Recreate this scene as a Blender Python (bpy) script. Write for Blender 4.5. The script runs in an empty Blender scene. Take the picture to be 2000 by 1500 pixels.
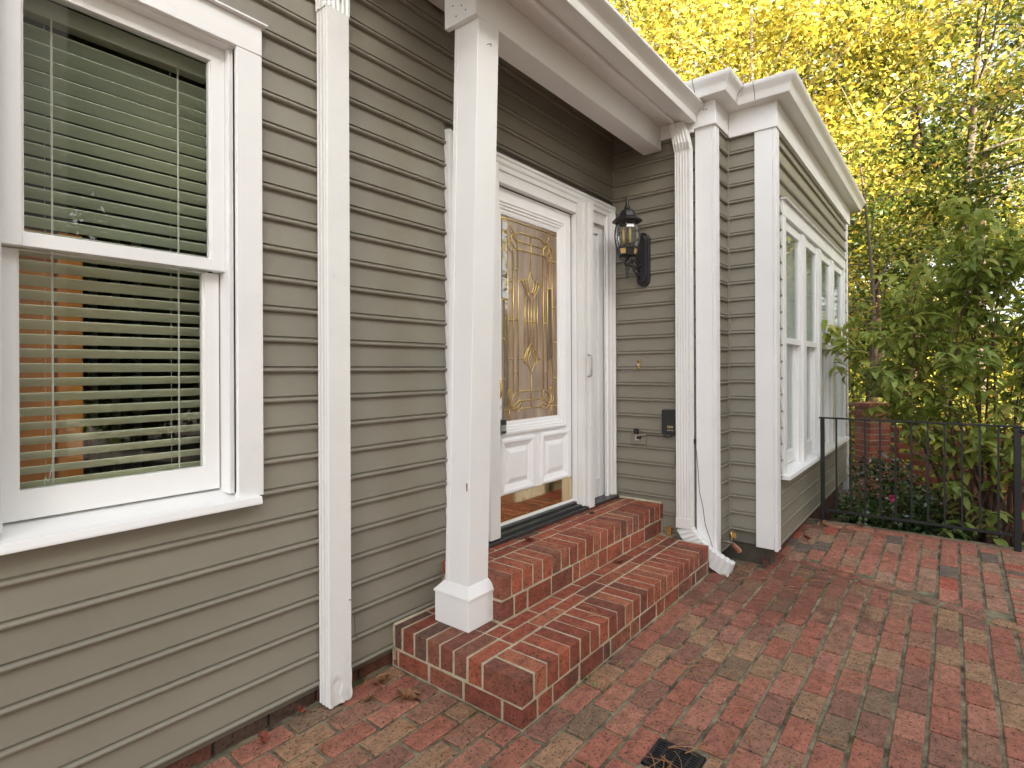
import bpy, bmesh, math, random
import numpy as np
from mathutils import Vector, Matrix
random.seed(7); rng = np.random.default_rng(7)
C = bpy.context.scene
COL = C.collection
R = math.radians
# ------------------------------------------------------------------ camera
H = 1.38
YAW = math.atan(862/1079.0); ROLL = R(0.26)
fw = Vector((math.cos(YAW), math.sin(YAW), 0)); rt = Vector((math.sin(YAW), -math.cos(YAW), 0)); up = Vector((0,0,1))
rc = rt*math.cos(ROLL) - up*math.sin(ROLL); uc = up*math.cos(ROLL) + rt*math.sin(ROLL)
cam = bpy.data.cameras.new('camera'); co = bpy.data.objects.new('camera', cam); COL.objects.link(co)
co.matrix_world = Matrix(((rc.x,uc.x,-fw.x,0),(rc.y,uc.y,-fw.y,0),(rc.z,uc.z,-fw.z,H),(0,0,0,1)))
cam.sensor_width = 36; cam.lens = 36*1079/2000.0; cam.shift_y = -0.0145; cam.clip_end = 600; cam.clip_start = 0.02
C.camera = co
# ------------------------------------------------------------------ light
SUN_EL = R(25); SUN_DIR = Vector((-0.45, -0.89, 0)).normalized()      # horizontal direction towards the sun
w = bpy.data.worlds.new('World'); C.world = w; w.use_nodes = True
nt = w.node_tree; bg = nt.nodes['Background']
sky = nt.nodes.new('ShaderNodeTexSky'); sky.sky_type = 'NISHITA'; sky.sun_disc = False
sky.sun_elevation = SUN_EL; sky.sun_rotation = math.atan2(SUN_DIR.x, SUN_DIR.y)
sky.air_density = 1.0; sky.dust_density = 3.0; sky.ozone_density = 0.6
hs = nt.nodes.new('ShaderNodeHueSaturation'); hs.inputs['Saturation'].default_value = 0.36
nt.links.new(sky.outputs[0], hs.inputs['Color']); nt.links.new(hs.outputs[0], bg.inputs[0]); bg.inputs[1].default_value = 0.085
sl = bpy.data.lights.new('sun', 'SUN'); sl.energy = 5.0; sl.angle = R(0.6); sl.color = (1.0, 0.90, 0.74)
so = bpy.data.objects.new('sun', sl); COL.objects.link(so)
sd = Vector((SUN_DIR.x*math.cos(SUN_EL), SUN_DIR.y*math.cos(SUN_EL), math.sin(SUN_EL)))
so.rotation_euler = sd.to_track_quat('Z', 'Y').to_euler()
vs = C.view_settings; vs.view_transform = 'Standard'; vs.look = 'None'; vs.gamma = 1; vs.use_curve_mapping = False
vs.exposure = 2.68
C.render.engine = 'CYCLES'
C.cycles.max_bounces = 8; C.cycles.transparent_max_bounces = 16; C.cycles.diffuse_bounces = 5

# ------------------------------------------------------------------ materials
def newmat(name):
    m = bpy.data.materials.new(name); m.use_nodes = True
    return m, m.node_tree, m.node_tree.nodes['Principled BSDF']
def N(t, typ, **kw):
    n = t.nodes.new(typ)
    for k, v in kw.items():
        if k in n.inputs: n.inputs[k].default_value = v
        else: setattr(n, k, v)
    return n
def ramp(t, src, stops, interp='LINEAR'):
    r = t.nodes.new('ShaderNodeValToRGB'); r.color_ramp.interpolation = interp
    e = r.color_ramp.elements
    while len(e) < len(stops): e.new(0.5)
    for i, (p, c) in enumerate(stops):
        e[i].position = p; e[i].color = (*c, 1) if len(c) == 3 else c
    t.links.new(src, r.inputs[0]); return r.outputs[0]
def mix(t, fac, a, b, mode='MIX'):
    m = t.nodes.new('ShaderNodeMix'); m.data_type = 'RGBA'; m.blend_type = mode
    for i, v in ((0, fac), (6, a), (7, b)):
        if hasattr(v, 'is_output'): t.links.new(v, m.inputs[i])
        else: m.inputs[i].default_value = v if i == 0 else (*v, 1)
    return m.outputs[2]
def coords(t, scale=(1,1,1), obj=True):
    tc = t.nodes.new('ShaderNodeTexCoord'); mp = t.nodes.new('ShaderNodeMapping'); mp.inputs['Scale'].default_value = scale
    if obj: t.links.new(tc.outputs['Object'], mp.inputs[0])
    else:
        g = t.nodes.new('ShaderNodeNewGeometry'); t.links.new(g.outputs['Position'], mp.inputs[0])
    return mp.outputs[0]
def noise(t, vec, scale, detail=4, rough=0.55, out=0):
    n = N(t, 'ShaderNodeTexNoise'); n.inputs['Scale'].default_value = scale; n.inputs['Detail'].default_value = detail; n.inputs['Roughness'].default_value = rough
    t.links.new(vec, n.inputs['Vector']); return n.outputs[out]
def bump(t, b, h, strength=0.3, dist=0.002, prev=None):
    n = t.nodes.new('ShaderNodeBump'); n.inputs['Strength'].default_value = strength; n.inputs['Distance'].default_value = dist
    t.links.new(h, n.inputs['Height'])
    if prev: t.links.new(prev, n.inputs['Normal'])
    t.links.new(n.outputs[0], b.inputs['Normal']); return n.outputs[0]
def simple(name, col, rough=0.5, metal=0, bscale=0, bstr=0.2, bdist=0.001, var=0.0, spec=None):
    m, t, b = newmat(name)
    b.inputs['Roughness'].default_value = rough; b.inputs['Metallic'].default_value = metal
    v = coords(t, obj=False)
    if var:
        f = noise(t, v, 9, 5)
        c = ramp(t, f, [(0.3, tuple(x*(1-var) for x in col)), (0.7, tuple(min(1, x*(1+var)) for x in col))])
        t.links.new(c, b.inputs['Base Color'])
    else: b.inputs['Base Color'].default_value = (*col, 1)
    if spec is not None: b.inputs['Specular IOR Level'].default_value = spec
    if bscale: bump(t, b, noise(t, v, bscale, 4), bstr, bdist)
    return m
def painted(name, col, grain=(1,1,1), rough=0.42, dirt=(0.45,0.40,0.32), dirtamt=0.25, var=0.05, rnd=0.0):
    m, t, b = newmat(name)
    v = coords(t, obj=False)
    vg = coords(t, grain, obj=False)
    g = noise(t, vg, 30, 6, 0.7)
    big = noise(t, v, 2.3, 5, 0.6)
    base = ramp(t, big, [(0.3, tuple(x*(1-var) for x in col)), (0.7, tuple(min(1, x*(1+var)) for x in col))])
    if rnd:
        oi = t.nodes.new('ShaderNodeObjectInfo')
        base = mix(t, 1.0, base, ramp(t, oi.outputs['Random'], [(0, (1-rnd,)*3), (1, (1+rnd*0.6,)*3)]), 'MULTIPLY')
    sp = noise(t, v, 14, 8, 0.75)
    mask = ramp(t, sp, [(0.60, (0,0,0)), (0.72, (1,1,1))])
    mm = N(t, 'ShaderNodeMath', operation='MULTIPLY'); t.links.new(mask, mm.inputs[0]); mm.inputs[1].default_value = dirtamt
    col2 = mix(t, mm.outputs[0], base, dirt)
    # small chips and nail marks
    vo = N(t, 'ShaderNodeTexVoronoi'); vo.inputs['Scale'].default_value = 6.5; t.links.new(v, vo.inputs['Vector'])
    chip = ramp(t, vo.outputs['Distance'], [(0.012, (1,1,1)), (0.03, (0,0,0))])
    mc = N(t, 'ShaderNodeMath', operation='MULTIPLY'); t.links.new(chip, mc.inputs[0]); mc.inputs[1].default_value = 0.3
    col3 = mix(t, mc.outputs[0], col2, dirt)
    t.links.new(col3, b.inputs['Base Color'])
    rr = ramp(t, g, [(0.3, (rough-0.06,)*3), (0.7, (rough+0.12,)*3)]); t.links.new(rr, b.inputs['Roughness'])
    n1 = bump(t, b, g, 0.35, 0.0012)
    n2 = bump(t, b, noise(t, v, 5, 4), 0.5, 0.004, n1)
    return m
SID = (0.245, 0.226, 0.177)
M = {}
M['sid_x'] = painted('siding_paint_along_x', SID, (1.5, 40, 40), 0.38, dirt=(0.16,0.14,0.11), dirtamt=0.3, var=0.06, rnd=0.07)
M['sid_y'] = painted('siding_paint_along_y', SID, (40, 1.5, 40), 0.38, dirt=(0.16,0.14,0.11), dirtamt=0.3, var=0.06, rnd=0.07)
M['white'] = painted('white_paint', (0.84, 0.84, 0.83), (12, 12, 12), 0.35, dirt=(0.54,0.50,0.43), dirtamt=0.14, var=0.03)
M['white_v'] = painted('white_paint_vertical', (0.83, 0.83, 0.82), (25, 25, 1.5), 0.36, dirt=(0.52,0.49,0.42), dirtamt=0.14, var=0.035)
M['white_door'] = simple('white_door_paint', (0.85, 0.85, 0.85), 0.32, bscale=25, bstr=0.12, bdist=0.001, var=0.02)
M['alu'] = painted('white_aluminium', (0.78, 0.78, 0.76), (30, 30, 1.2), 0.28, dirt=(0.42,0.39,0.33), dirtamt=0.3, var=0.04)
M['gutter'] = painted('white_gutter', (0.80, 0.79, 0.76), (1.2, 30, 30), 0.3, dirt=(0.50,0.44,0.34), dirtamt=0.25, var=0.03)
M['slat'] = None
M['cord'] = simple('cord_white', (0.75, 0.73, 0.66), 0.7)
M['black_metal'] = simple('black_metal', (0.012, 0.012, 0.014), 0.42, bscale=60, bstr=0.3, bdist=0.001)
M['lamp_metal'] = simple('lamp_cast_metal', (0.022, 0.021, 0.022), 0.38, bscale=90, bstr=0.5, bdist=0.0015, var=0.3)
M['threshold'] = simple('dark_threshold', (0.035, 0.038, 0.038), 0.35, bscale=40, bstr=0.3, var=0.3)
M['gap'] = simple('dark_gap', (0.015, 0.014, 0.013), 0.8)
M['brass'] = simple('brass', (0.78, 0.55, 0.20), 0.2, 1.0)
M['came'] = simple('brass_came', (0.88, 0.64, 0.20), 0.28, 1.0)
M['kick'] = simple('brass_kick_plate', (0.72, 0.58, 0.36), 0.06, 1.0, bscale=7, bstr=0.25, bdist=0.0012)
M['steel'] = simple('steel_grey', (0.45, 0.46, 0.47), 0.3, 0.9)
M['pewter'] = simple('pewter_pull', (0.45, 0.41, 0.35), 0.3, 0.9)
M['orange_wood'] = simple('orange_wood_panel', (0.85, 0.30, 0.06), 0.45, var=0.15, bscale=30)
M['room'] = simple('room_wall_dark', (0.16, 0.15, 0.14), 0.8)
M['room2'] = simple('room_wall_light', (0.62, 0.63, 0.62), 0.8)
M['curtain'] = simple('sheer_curtain', (0.82, 0.85, 0.83), 0.8)
M['plastic'] = simple('black_plastic', (0.018, 0.018, 0.019), 0.4, bscale=80, bstr=0.1)
M['lcd'] = simple('display_window', (0.32, 0.24, 0.12), 0.3)
M['ivory'] = simple('ivory_plastic', (0.62, 0.58, 0.48), 0.45)
M['copper'] = simple('copper_fitting', (0.55, 0.28, 0.17), 0.4, 0.7, bscale=50)
M['valve'] = simple('old_bronze', (0.20, 0.17, 0.13), 0.5, 0.6, bscale=60)
M['roof'] = simple('roof_shingle', (0.07, 0.065, 0.06), 0.9, bscale=15, bstr=0.6)
M['ext_wall'] = simple('pale_outer_wall', (0.62, 0.55, 0.44), 0.6)  # kept pale so the added wing bounces warm light; rear wall shares it
def glass(name, tint=(0.9, 0.95, 0.93), refl=1.0):
    m, t, b = newmat(name); t.nodes.remove(b)
    out = t.nodes['Material Output']
    tr = N(t, 'ShaderNodeBsdfTransparent'); tr.inputs[0].default_value = (*tint, 1)
    gl = N(t, 'ShaderNodeBsdfGlossy'); gl.inputs['Roughness'].default_value = 0.01
    v = coords(t, obj=False); bp = t.nodes.new('ShaderNodeBump'); bp.inputs['Strength'].default_value = 0.12; bp.inputs['Distance'].default_value = 0.002
    t.links.new(noise(t, v, 3.0, 2), bp.inputs['Height']); t.links.new(bp.outputs[0], gl.inputs['Normal'])
    fr = N(t, 'ShaderNodeFresnel'); fr.inputs['IOR'].default_value = 1.5
    mu = N(t, 'ShaderNodeMath', operation='MULTIPLY_ADD'); mu.inputs[1].default_value = refl; mu.inputs[2].default_value = 0.03; t.links.new(fr.outputs[0], mu.inputs[0])
    mx = t.nodes.new('ShaderNodeMixShader'); t.links.new(mu.outputs[0], mx.inputs[0]); t.links.new(tr.outputs[0], mx.inputs[1]); t.links.new(gl.outputs[0], mx.inputs[2])
    t.links.new(mx.outputs[0], out.inputs[0]); return m
M['glass'] = glass('window_glass', (0.97,0.99,0.98), refl=0.30)
M['lamp_glass'] = glass('lamp_glass', (0.82, 0.86, 0.85), 1.2)
def artglass():
    m, t, b = newmat('textured_door_glass')
    v = coords(t, obj=False); vw = coords(t, (6, 1, 1.3), obj=False)
    c = ramp(t, noise(t, vw, 2.2, 3, 0.6), [(0.3, (0.20, 0.135, 0.085)), (0.55, (0.33, 0.235, 0.16)), (0.75, (0.50, 0.39, 0.28))])
    t.links.new(c, b.inputs['Base Color']); b.inputs['Roughness'].default_value = 0.12
    b.inputs['Specular IOR Level'].default_value = 0.9
    b.inputs['Coat Weight'].default_value = 0.6; b.inputs['Coat Roughness'].default_value = 0.02
    n1 = bump(t, b, noise(t, v, 160, 3), 0.35, 0.0012)
    bump(t, b, noise(t, vw, 3.0, 2), 0.4, 0.004, n1)
    return m
M['artglass'] = artglass()
def clearbevel():
    m, t, b = newmat('bevelled_clear_glass')
    b.inputs['Base Color'].default_value = (0.20, 0.16, 0.12, 1); b.inputs['Roughness'].default_value = 0.03
    b.inputs['Specular IOR Level'].default_value = 1.0; b.inputs['Coat Weight'].default_value = 1.0; b.inputs['Coat IOR'].default_value = 2.0
    b.inputs['Coat Roughness'].default_value = 0.01
    return m
M['bevelglass'] = clearbevel()
def candle():
    m, t, b = newmat('bulb_amber'); b.inputs['Base Color'].default_value = (0.75, 0.48, 0.18, 1); b.inputs['Roughness'].default_value = 0.2
    return m
M['candle'] = candle()
def brick(name, stops, island=False, rough=0.75, stain=(0.05,0.045,0.035), stainamt=0.5, bs=1.0, pits=True, wet=False):
    m, t, b = newmat(name)
    v = coords(t, obj=False)
    if island:
        g = t.nodes.new('ShaderNodeNewGeometry'); src = g.outputs['Random Per Island']
    else:
        oi = t.nodes.new('ShaderNodeObjectInfo'); src = oi.outputs['Random']
    base = ramp(t, src, stops, 'CONSTANT')
    mot = ramp(t, noise(t, v, 22, 6, 0.7), [(0.28, (0.55,0.54,0.53)), (0.5, (1,1,1)), (0.72, (1.4,1.36,1.3))])
    c1 = mix(t, 1.0, base, mot, 'MULTIPLY')
    sm = ramp(t, noise(t, v, 5.0, 8, 0.75), [(0.50, (0,0,0)), (0.68, (1,1,1))])
    ms = N(t, 'ShaderNodeMath', operation='MULTIPLY'); t.links.new(sm, ms.inputs[0]); ms.inputs[1].default_value = stainamt
    c2 = mix(t, ms.outputs[0], c1, stain)
    # fine dark pits and pale grains
    pn = noise(t, v, 85, 3, 0.75)
    pm = ramp(t, pn, [(0.385, (1,1,1)), (0.44, (0,0,0))])
    mp_ = N(t, 'ShaderNodeMath', operation='MULTIPLY'); t.links.new(pm, mp_.inputs[0]); mp_.inputs[1].default_value = 0.85
    c3 = mix(t, mp_.outputs[0], c2, (0.03,0.025,0.02))
    if wet:
        vc = N(t, 'ShaderNodeVectorMath', operation='DISTANCE'); vc.inputs[1].default_value = (3.85, 1.02, 0)
        g2 = t.nodes.new('ShaderNodeNewGeometry'); t.links.new(g2.outputs['Position'], vc.inputs[0])
        wn = noise(t, v, 7, 4, 0.6)
        ad = N(t, 'ShaderNodeMath', operation='MULTIPLY_ADD'); t.links.new(wn, ad.inputs[0]); ad.inputs[1].default_value = -1.25; t.links.new(vc.outputs['Value'], ad.inputs[2])
        wm = ramp(t, ad.outputs[0], [(0.0, (1,1,1)), (0.05, (0,0,0))])
        mw = N(t, 'ShaderNodeMath', operation='MULTIPLY'); t.links.new(wm, mw.inputs[0]); mw.inputs[1].default_value = 0.42
        c3 = mix(t, mw.outputs[0], c3, (0.10,0.035,0.025))
    t.links.new(c3, b.inputs['Base Color'])
    b.inputs['Roughness'].default_value = rough; b.inputs['Specular IOR Level'].default_value = 0.3
    n1 = bump(t, b, noise(t, v, 38, 6, 0.7), 0.8*bs, 0.0035)
    bump(t, b, pn, 0.9*bs, 0.003, n1)
    return m
STEP0 = [(0, (0.32,0.095,0.055)), (0.18, (0.38,0.115,0.062)), (0.38, (0.27,0.080,0.048)), (0.52, (0.35,0.125,0.070)), (0.68, (0.22,0.078,0.050)), (0.80, (0.40,0.150,0.082)), (0.90, (0.15,0.085,0.060)), (0.95, (0.26,0.11,0.068))]
STEP = [(p, (c[0]*0.93, c[1]*0.88, c[2]*0.90)) for p, c in STEP0]
PAV = [(0, (0.275,0.122,0.090)), (0.13, (0.235,0.125,0.090)), (0.25, (0.30,0.140,0.105)), (0.37, (0.240,0.150,0.100)), (0.47, (0.27,0.108,0.080)), (0.60, (0.270,0.165,0.108)), (0.70, (0.175,0.120,0.085)), (0.77, (0.255,0.108,0.080)), (0.90, (0.20,0.100,0.078))]
PAV = [(p, (c[0]*1.34, c[1]*1.28, c[2]*1.16)) for p, c in PAV]
M['step_brick'] = brick('step_brick', STEP, stainamt=0.32)
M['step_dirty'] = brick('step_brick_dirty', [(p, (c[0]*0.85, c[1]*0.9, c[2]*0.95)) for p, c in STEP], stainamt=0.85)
M['corner_brick'] = brick('corner_brick', [(0,(0.27,0.10,0.06)),(0.5,(0.24,0.085,0.055))], stainamt=0.75)
M['paver'] = brick('paver_brick', PAV, stainamt=0.32, wet=True)
M['paver_far'] = brick('paver_brick_warm', [(0,(0.42,0.17,0.115)),(0.25,(0.38,0.21,0.14)),(0.45,(0.46,0.19,0.13)),(0.7,(0.40,0.24,0.16)),(0.86,(0.20,0.15,0.12)),(0.92,(0.45,0.13,0.08))], stainamt=0.3)
M['paver_st'] = brick('paver_brick_loose', PAV, island=True, stainamt=0.5)
M['wall_brick'] = brick('garden_wall_brick', [(0,(0.34,0.10,0.06)),(0.3,(0.40,0.13,0.075)),(0.6,(0.29,0.10,0.065)),(0.85,(0.36,0.17,0.11))], stainamt=0.2)
M['found_brick'] = brick('foundation_brick', [(0,(0.16,0.06,0.04)),(0.5,(0.12,0.055,0.04)),(0.8,(0.10,0.06,0.045))], island=True, stainamt=0.7)
def mortar(name, a, b_, green=0.0):
    m, t, b = newmat(name); v = coords(t, obj=False)
    c = ramp(t, noise(t, v, 9, 6, 0.7), [(0.35, a), (0.65, b_)])
    if green:
        gm = ramp(t, noise(t, v, 2.2, 6, 0.7), [(0.56, (0,0,0)), (0.66, (green,)*3)])
        c = mix(t, gm, c, (0.06, 0.085, 0.015))
    t.links.new(c, b.inputs['Base Color']); b.inputs['Roughness'].default_value = 0.95
    bump(t, b, noise(t, v, 90, 5, 0.8), 1.0, 0.004); return m
M['mortar'] = mortar('step_mortar', (0.36,0.31,0.21), (0.56,0.50,0.36), 0.4)
M['bed'] = mortar('patio_joint_sand', (0.055,0.045,0.032), (0.34,0.30,0.19), 0.9)
M['soil'] = mortar('soil', (0.035,0.025,0.018), (0.10,0.075,0.05), 0.8)
M['found'] = mortar('foundation_mortar', (0.06,0.05,0.04), (0.10,0.08,0.06), 0.6)
M['wmortar'] = mortar('garden_wall_mortar', (0.30,0.26,0.2), (0.42,0.37,0.29))
def leafmat(name, stops, trans=0.35, rough=0.5, island=True, spec=0.3):
    m, t, b = newmat(name); out = t.nodes['Material Output']
    if island:
        g = t.nodes.new('ShaderNodeNewGeometry'); src = g.outputs['Random Per Island']
    else:
        oi = t.nodes.new('ShaderNodeObjectInfo'); src = oi.outputs['Random']
    v = coords(t, obj=False)
    c = ramp(t, src, stops)
    c = mix(t, 1.0, c, ramp(t, noise(t, v, 0.55, 3), [(0.3, (0.65,0.75,0.7)), (0.7, (1.25,1.15,1.0))]), 'MULTIPLY')
    t.links.new(c, b.inputs['Base Color']); b.inputs['Roughness'].default_value = rough; b.inputs['Specular IOR Level'].default_value = spec
    tl = N(t, 'ShaderNodeBsdfTranslucent'); t.links.new(c, tl.inputs[0])
    mx = t.nodes.new('ShaderNodeMixShader'); mx.inputs[0].default_value = trans
    t.links.new(b.outputs[0], mx.inputs[1]); t.links.new(tl.outputs[0], mx.inputs[2]); t.links.new(mx.outputs[0], out.inputs[0])
    return m
M['slat'] = leafmat('blind_slat_paint', [(0,(0.80,0.88,0.86)),(1,(0.84,0.90,0.88))], 0.4, 0.4)
M['leaf_yellow'] = leafmat('autumn_leaf_yellow', [(0,(0.10,0.12,0.02)),(0.25,(0.24,0.22,0.04)),(0.55,(0.58,0.49,0.06)),(0.88,(0.78,0.66,0.15)),(1,(0.66,0.42,0.08))], trans=0.5, rough=0.35, spec=0.6)
M['leaf_mixed'] = leafmat('autumn_leaf_mixed', [(0,(0.06,0.09,0.016)),(0.4,(0.15,0.18,0.03)),(0.7,(0.40,0.39,0.06)),(0.92,(0.62,0.52,0.10)),(1,(0.52,0.28,0.07))], trans=0.5, rough=0.38, spec=0.5)
M['leaf_green'] = leafmat('deep_green_leaf', [(0,(0.04,0.07,0.015)),(0.5,(0.09,0.13,0.025)),(0.85,(0.17,0.20,0.04)),(1,(0.34,0.28,0.06))], trans=0.4)
M['leaf_dog'] = leafmat('shrub_leaf', [(0,(0.16,0.23,0.055)),(0.5,(0.30,0.38,0.09)),(0.85,(0.42,0.46,0.12)),(1,(0.46,0.44,0.13))], 0.42, 0.38, island=True)
M['leaf_dog_p'] = leafmat('shrub_leaf_single', [(0,(0.19,0.27,0.08)),(0.5,(0.31,0.41,0.12)),(0.85,(0.43,0.48,0.16)),(1,(0.46,0.44,0.17))], 0.42, 0.36, island=False)
M['leaf_cam'] = leafmat('glossy_dark_leaf', [(0,(0.025,0.05,0.018)),(0.6,(0.05,0.095,0.03)),(1,(0.10,0.15,0.05))], 0.1, 0.22, spec=0.6)
M['needles'] = leafmat('pine_needles_green', [(0,(0.03,0.05,0.015)),(1,(0.10,0.11,0.03))])
M['pink'] = simple('pink_petal', (0.75, 0.09, 0.26), 0.5)
def bark(name, a, b_, sc=(9,9,1.6)):
    m, t, b = newmat(name); v = coords(t, sc, obj=False)
    n = noise(t, v, 2.2, 7, 0.7); t.links.new(ramp(t, n, [(0.35, a), (0.65, b_)]), b.inputs['Base Color']); b.inputs['Roughness'].default_value = 0.9
    bump(t, b, n, 1.0, 0.03); return m
M['bark'] = bark('pine_bark', (0.045,0.028,0.018), (0.15,0.085,0.05))
M['bark2'] = bark('grey_bark', (0.05,0.04,0.028), (0.15,0.115,0.08))
M['twig'] = bark('pale_twig', (0.35,0.27,0.19), (0.55,0.45,0.34), (20,20,20))
M['stem'] = bark('shrub_stem', (0.10,0.055,0.04), (0.22,0.13,0.09), (20,20,5))
M['dry'] = simple('dry_leaf_brown', (0.30, 0.155, 0.075), 0.6, var=0.3, bscale=60, bstr=0.5)
M['dry_red'] = simple('dry_leaf_red', (0.24, 0.06, 0.035), 0.5, var=0.3, bscale=60, bstr=0.5)
M['needle_dry'] = simple('dry_pine_needle', (0.36, 0.17, 0.07), 0.6)
M['moss'] = simple('moss', (0.10, 0.16, 0.02), 0.95, bscale=150, bstr=1.0, bdist=0.004)
M['greenbit'] = simple('green_leaf_scrap', (0.20, 0.28, 0.06), 0.6)
M['woodblock'] = simple('weathered_wood_scrap', (0.33, 0.15, 0.045), 0.7, var=0.5, bscale=40, bstr=0.6)

# ------------------------------------------------------------------ mesh helpers
class MB:
    def __init__(s): s.v = []; s.f = []
    def add(s, vs_, fs_):
        o = len(s.v); s.v += [tuple(p) for p in vs_]; s.f += [tuple(i+o for i in f) for f in fs_]; return s
    def box(s, x0, x1, y0, y1, z0, z1):
        return s.add([(x0,y0,z0),(x1,y0,z0),(x1,y1,z0),(x0,y1,z0),(x0,y0,z1),(x1,y0,z1),(x1,y1,z1),(x0,y1,z1)],
                     [(0,3,2,1),(4,5,6,7),(0,1,5,4),(1,2,6,5),(2,3,7,6),(3,0,4,7)])
    def prism(s, prof, o, u, a, b, l0, l1):
        # profile [(p,q)] in axes a,b; extruded along u from l0 to l1 starting at o
        o, u, a, b = Vector(o), Vector(u), Vector(a), Vector(b); n = len(prof)
        vs_ = [o+u*l+a*p+b*q for l in (l0, l1) for p, q in prof]
        fs_ = [(i, (i+1) % n, n+(i+1) % n, n+i) for i in range(n)] + [tuple(range(n-1, -1, -1)), tuple(range(n, 2*n))]
        return s.add(vs_, fs_)
    def tube(s, pts, r, n=8, cap=True):
        pts = [Vector(p) for p in pts]; k = len(pts)
        rs = r if isinstance(r, (list, tuple)) else [r]*k
        vs_ = []; prev = None
        for i, p in enumerate(pts):
            d = (pts[min(i+1, k-1)] - pts[max(i-1, 0)])
            d = d.normalized() if d.length > 1e-9 else Vector((0,0,1))
            ref = prev if prev is not None and abs(prev.dot(d)) < 0.95 else (Vector((0,0,1)) if abs(d.z) < 0.9 else Vector((1,0,0)))
            x = (ref - d*ref.dot(d)).normalized(); y = d.cross(x); prev = x
            for j in range(n):
                a = 2*math.pi*j/n; vs_.append(p + (x*math.cos(a)+y*math.sin(a))*rs[i])
        fs_ = [(i*n+j, i*n+(j+1) % n, (i+1)*n+(j+1) % n, (i+1)*n+j) for i in range(k-1) for j in range(n)]
        if cap: fs_ += [tuple(range(n-1, -1, -1)), tuple(range((k-1)*n, k*n))]
        return s.add(vs_, fs_)
    def lathe(s, prof, c=(0,0,0), n=16, rot=0.0):
        vs_ = [(c[0]+r*math.cos(2*math.pi*j/n+rot), c[1]+r*math.sin(2*math.pi*j/n+rot), c[2]+z) for r, z in prof for j in range(n)]
        k = len(prof)
        fs_ = [(i*n+j, i*n+(j+1) % n, (i+1)*n+(j+1) % n, (i+1)*n+j) for i in range(k-1) for j in range(n)]
        fs_ += [tuple(range(n-1, -1, -1)), tuple(range((k-1)*n, k*n))]
        return s.add(vs_, fs_)
    def mesh(s, name):
        me = bpy.data.meshes.new(name); me.from_pydata(s.v, [], s.f); me.update(); return me
    def build(s, name, mat, parent=None, bevel=0, smooth=False, seg=1):
        me = s.mesh(name)
        bm = bmesh.new(); bm.from_mesh(me)
        bmesh.ops.recalc_face_normals(bm, faces=bm.faces)
        if bevel: bmesh.ops.bevel(bm, geom=[e for e in bm.edges if e.is_manifold and e.calc_face_angle(0) > 0.5], offset=bevel, segments=seg, affect='EDGES', clamp_overlap=True)
        bm.to_mesh(me); bm.free()
        if smooth:
            for p in me.polygons: p.use_smooth = True
        me.materials.append(M[mat] if isinstance(mat, str) else mat)
        return link(name, me, parent)
def link(name, me, parent=None):
    o = bpy.data.objects.new(name, me); COL.objects.link(o)
    if parent:
        o.parent = parent
        pm = parent
        # parents keep identity rotation; children carry world coordinates
        off = Vector((0,0,0))
        while pm: off += pm.location; pm = pm.parent
        o.location = -off
    return o
def smooth_angle(o, a=40):
    me = o.data
    for p in me.polygons: p.use_smooth = True
    try:
        me.set_sharp_from_angle(angle=R(a))
    except Exception: pass
    return o
def tag(o, label, cat, group=None, kind=None):
    o['label'] = label; o['category'] = cat
    if group: o['group'] = group
    if kind: o['kind'] = kind
    return o
def thing(name, loc, label, cat, group=None):
    o = bpy.data.objects.new(name, None); COL.objects.link(o); o.location = loc; o.empty_display_size = 0.1
    return tag(o, label, cat, group)
def struct(o): o['kind'] = 'structure'; return o
def npmesh(name, V, F, mat, parent=None):
    # V (n,3), F (m,k) quads or tris
    me = bpy.data.meshes.new(name); k = F.shape[1]
    me.vertices.add(len(V)); me.vertices.foreach_set('co', V.astype(np.float32).ravel())
    me.loops.add(F.size); me.loops.foreach_set('vertex_index', F.astype(np.int32).ravel())
    me.polygons.add(len(F)); me.polygons.foreach_set('loop_start', np.arange(0, F.size, k, dtype=np.int32))
    me.update(calc_edges=True); me.validate()
    me.materials.append(M[mat]); return link(name, me, parent)

# ------------------------------------------------------------------ dimensions
W = 2.062           # main wall siding plane (Y)
RX = 3.85           # return wall plane (X)
JY = 1.283           # jog wall plane (Y)
X2 = 4.12           # second -X facing wall
BY = 0.970           # bay front plane (Y)
PIT = 0.1175; Z0 = 0.078

house = thing('house', (0, 3, 0), 'grey lap sided house with white trim, porch post, glazed white door and projecting windowed bay', 'house')

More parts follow.
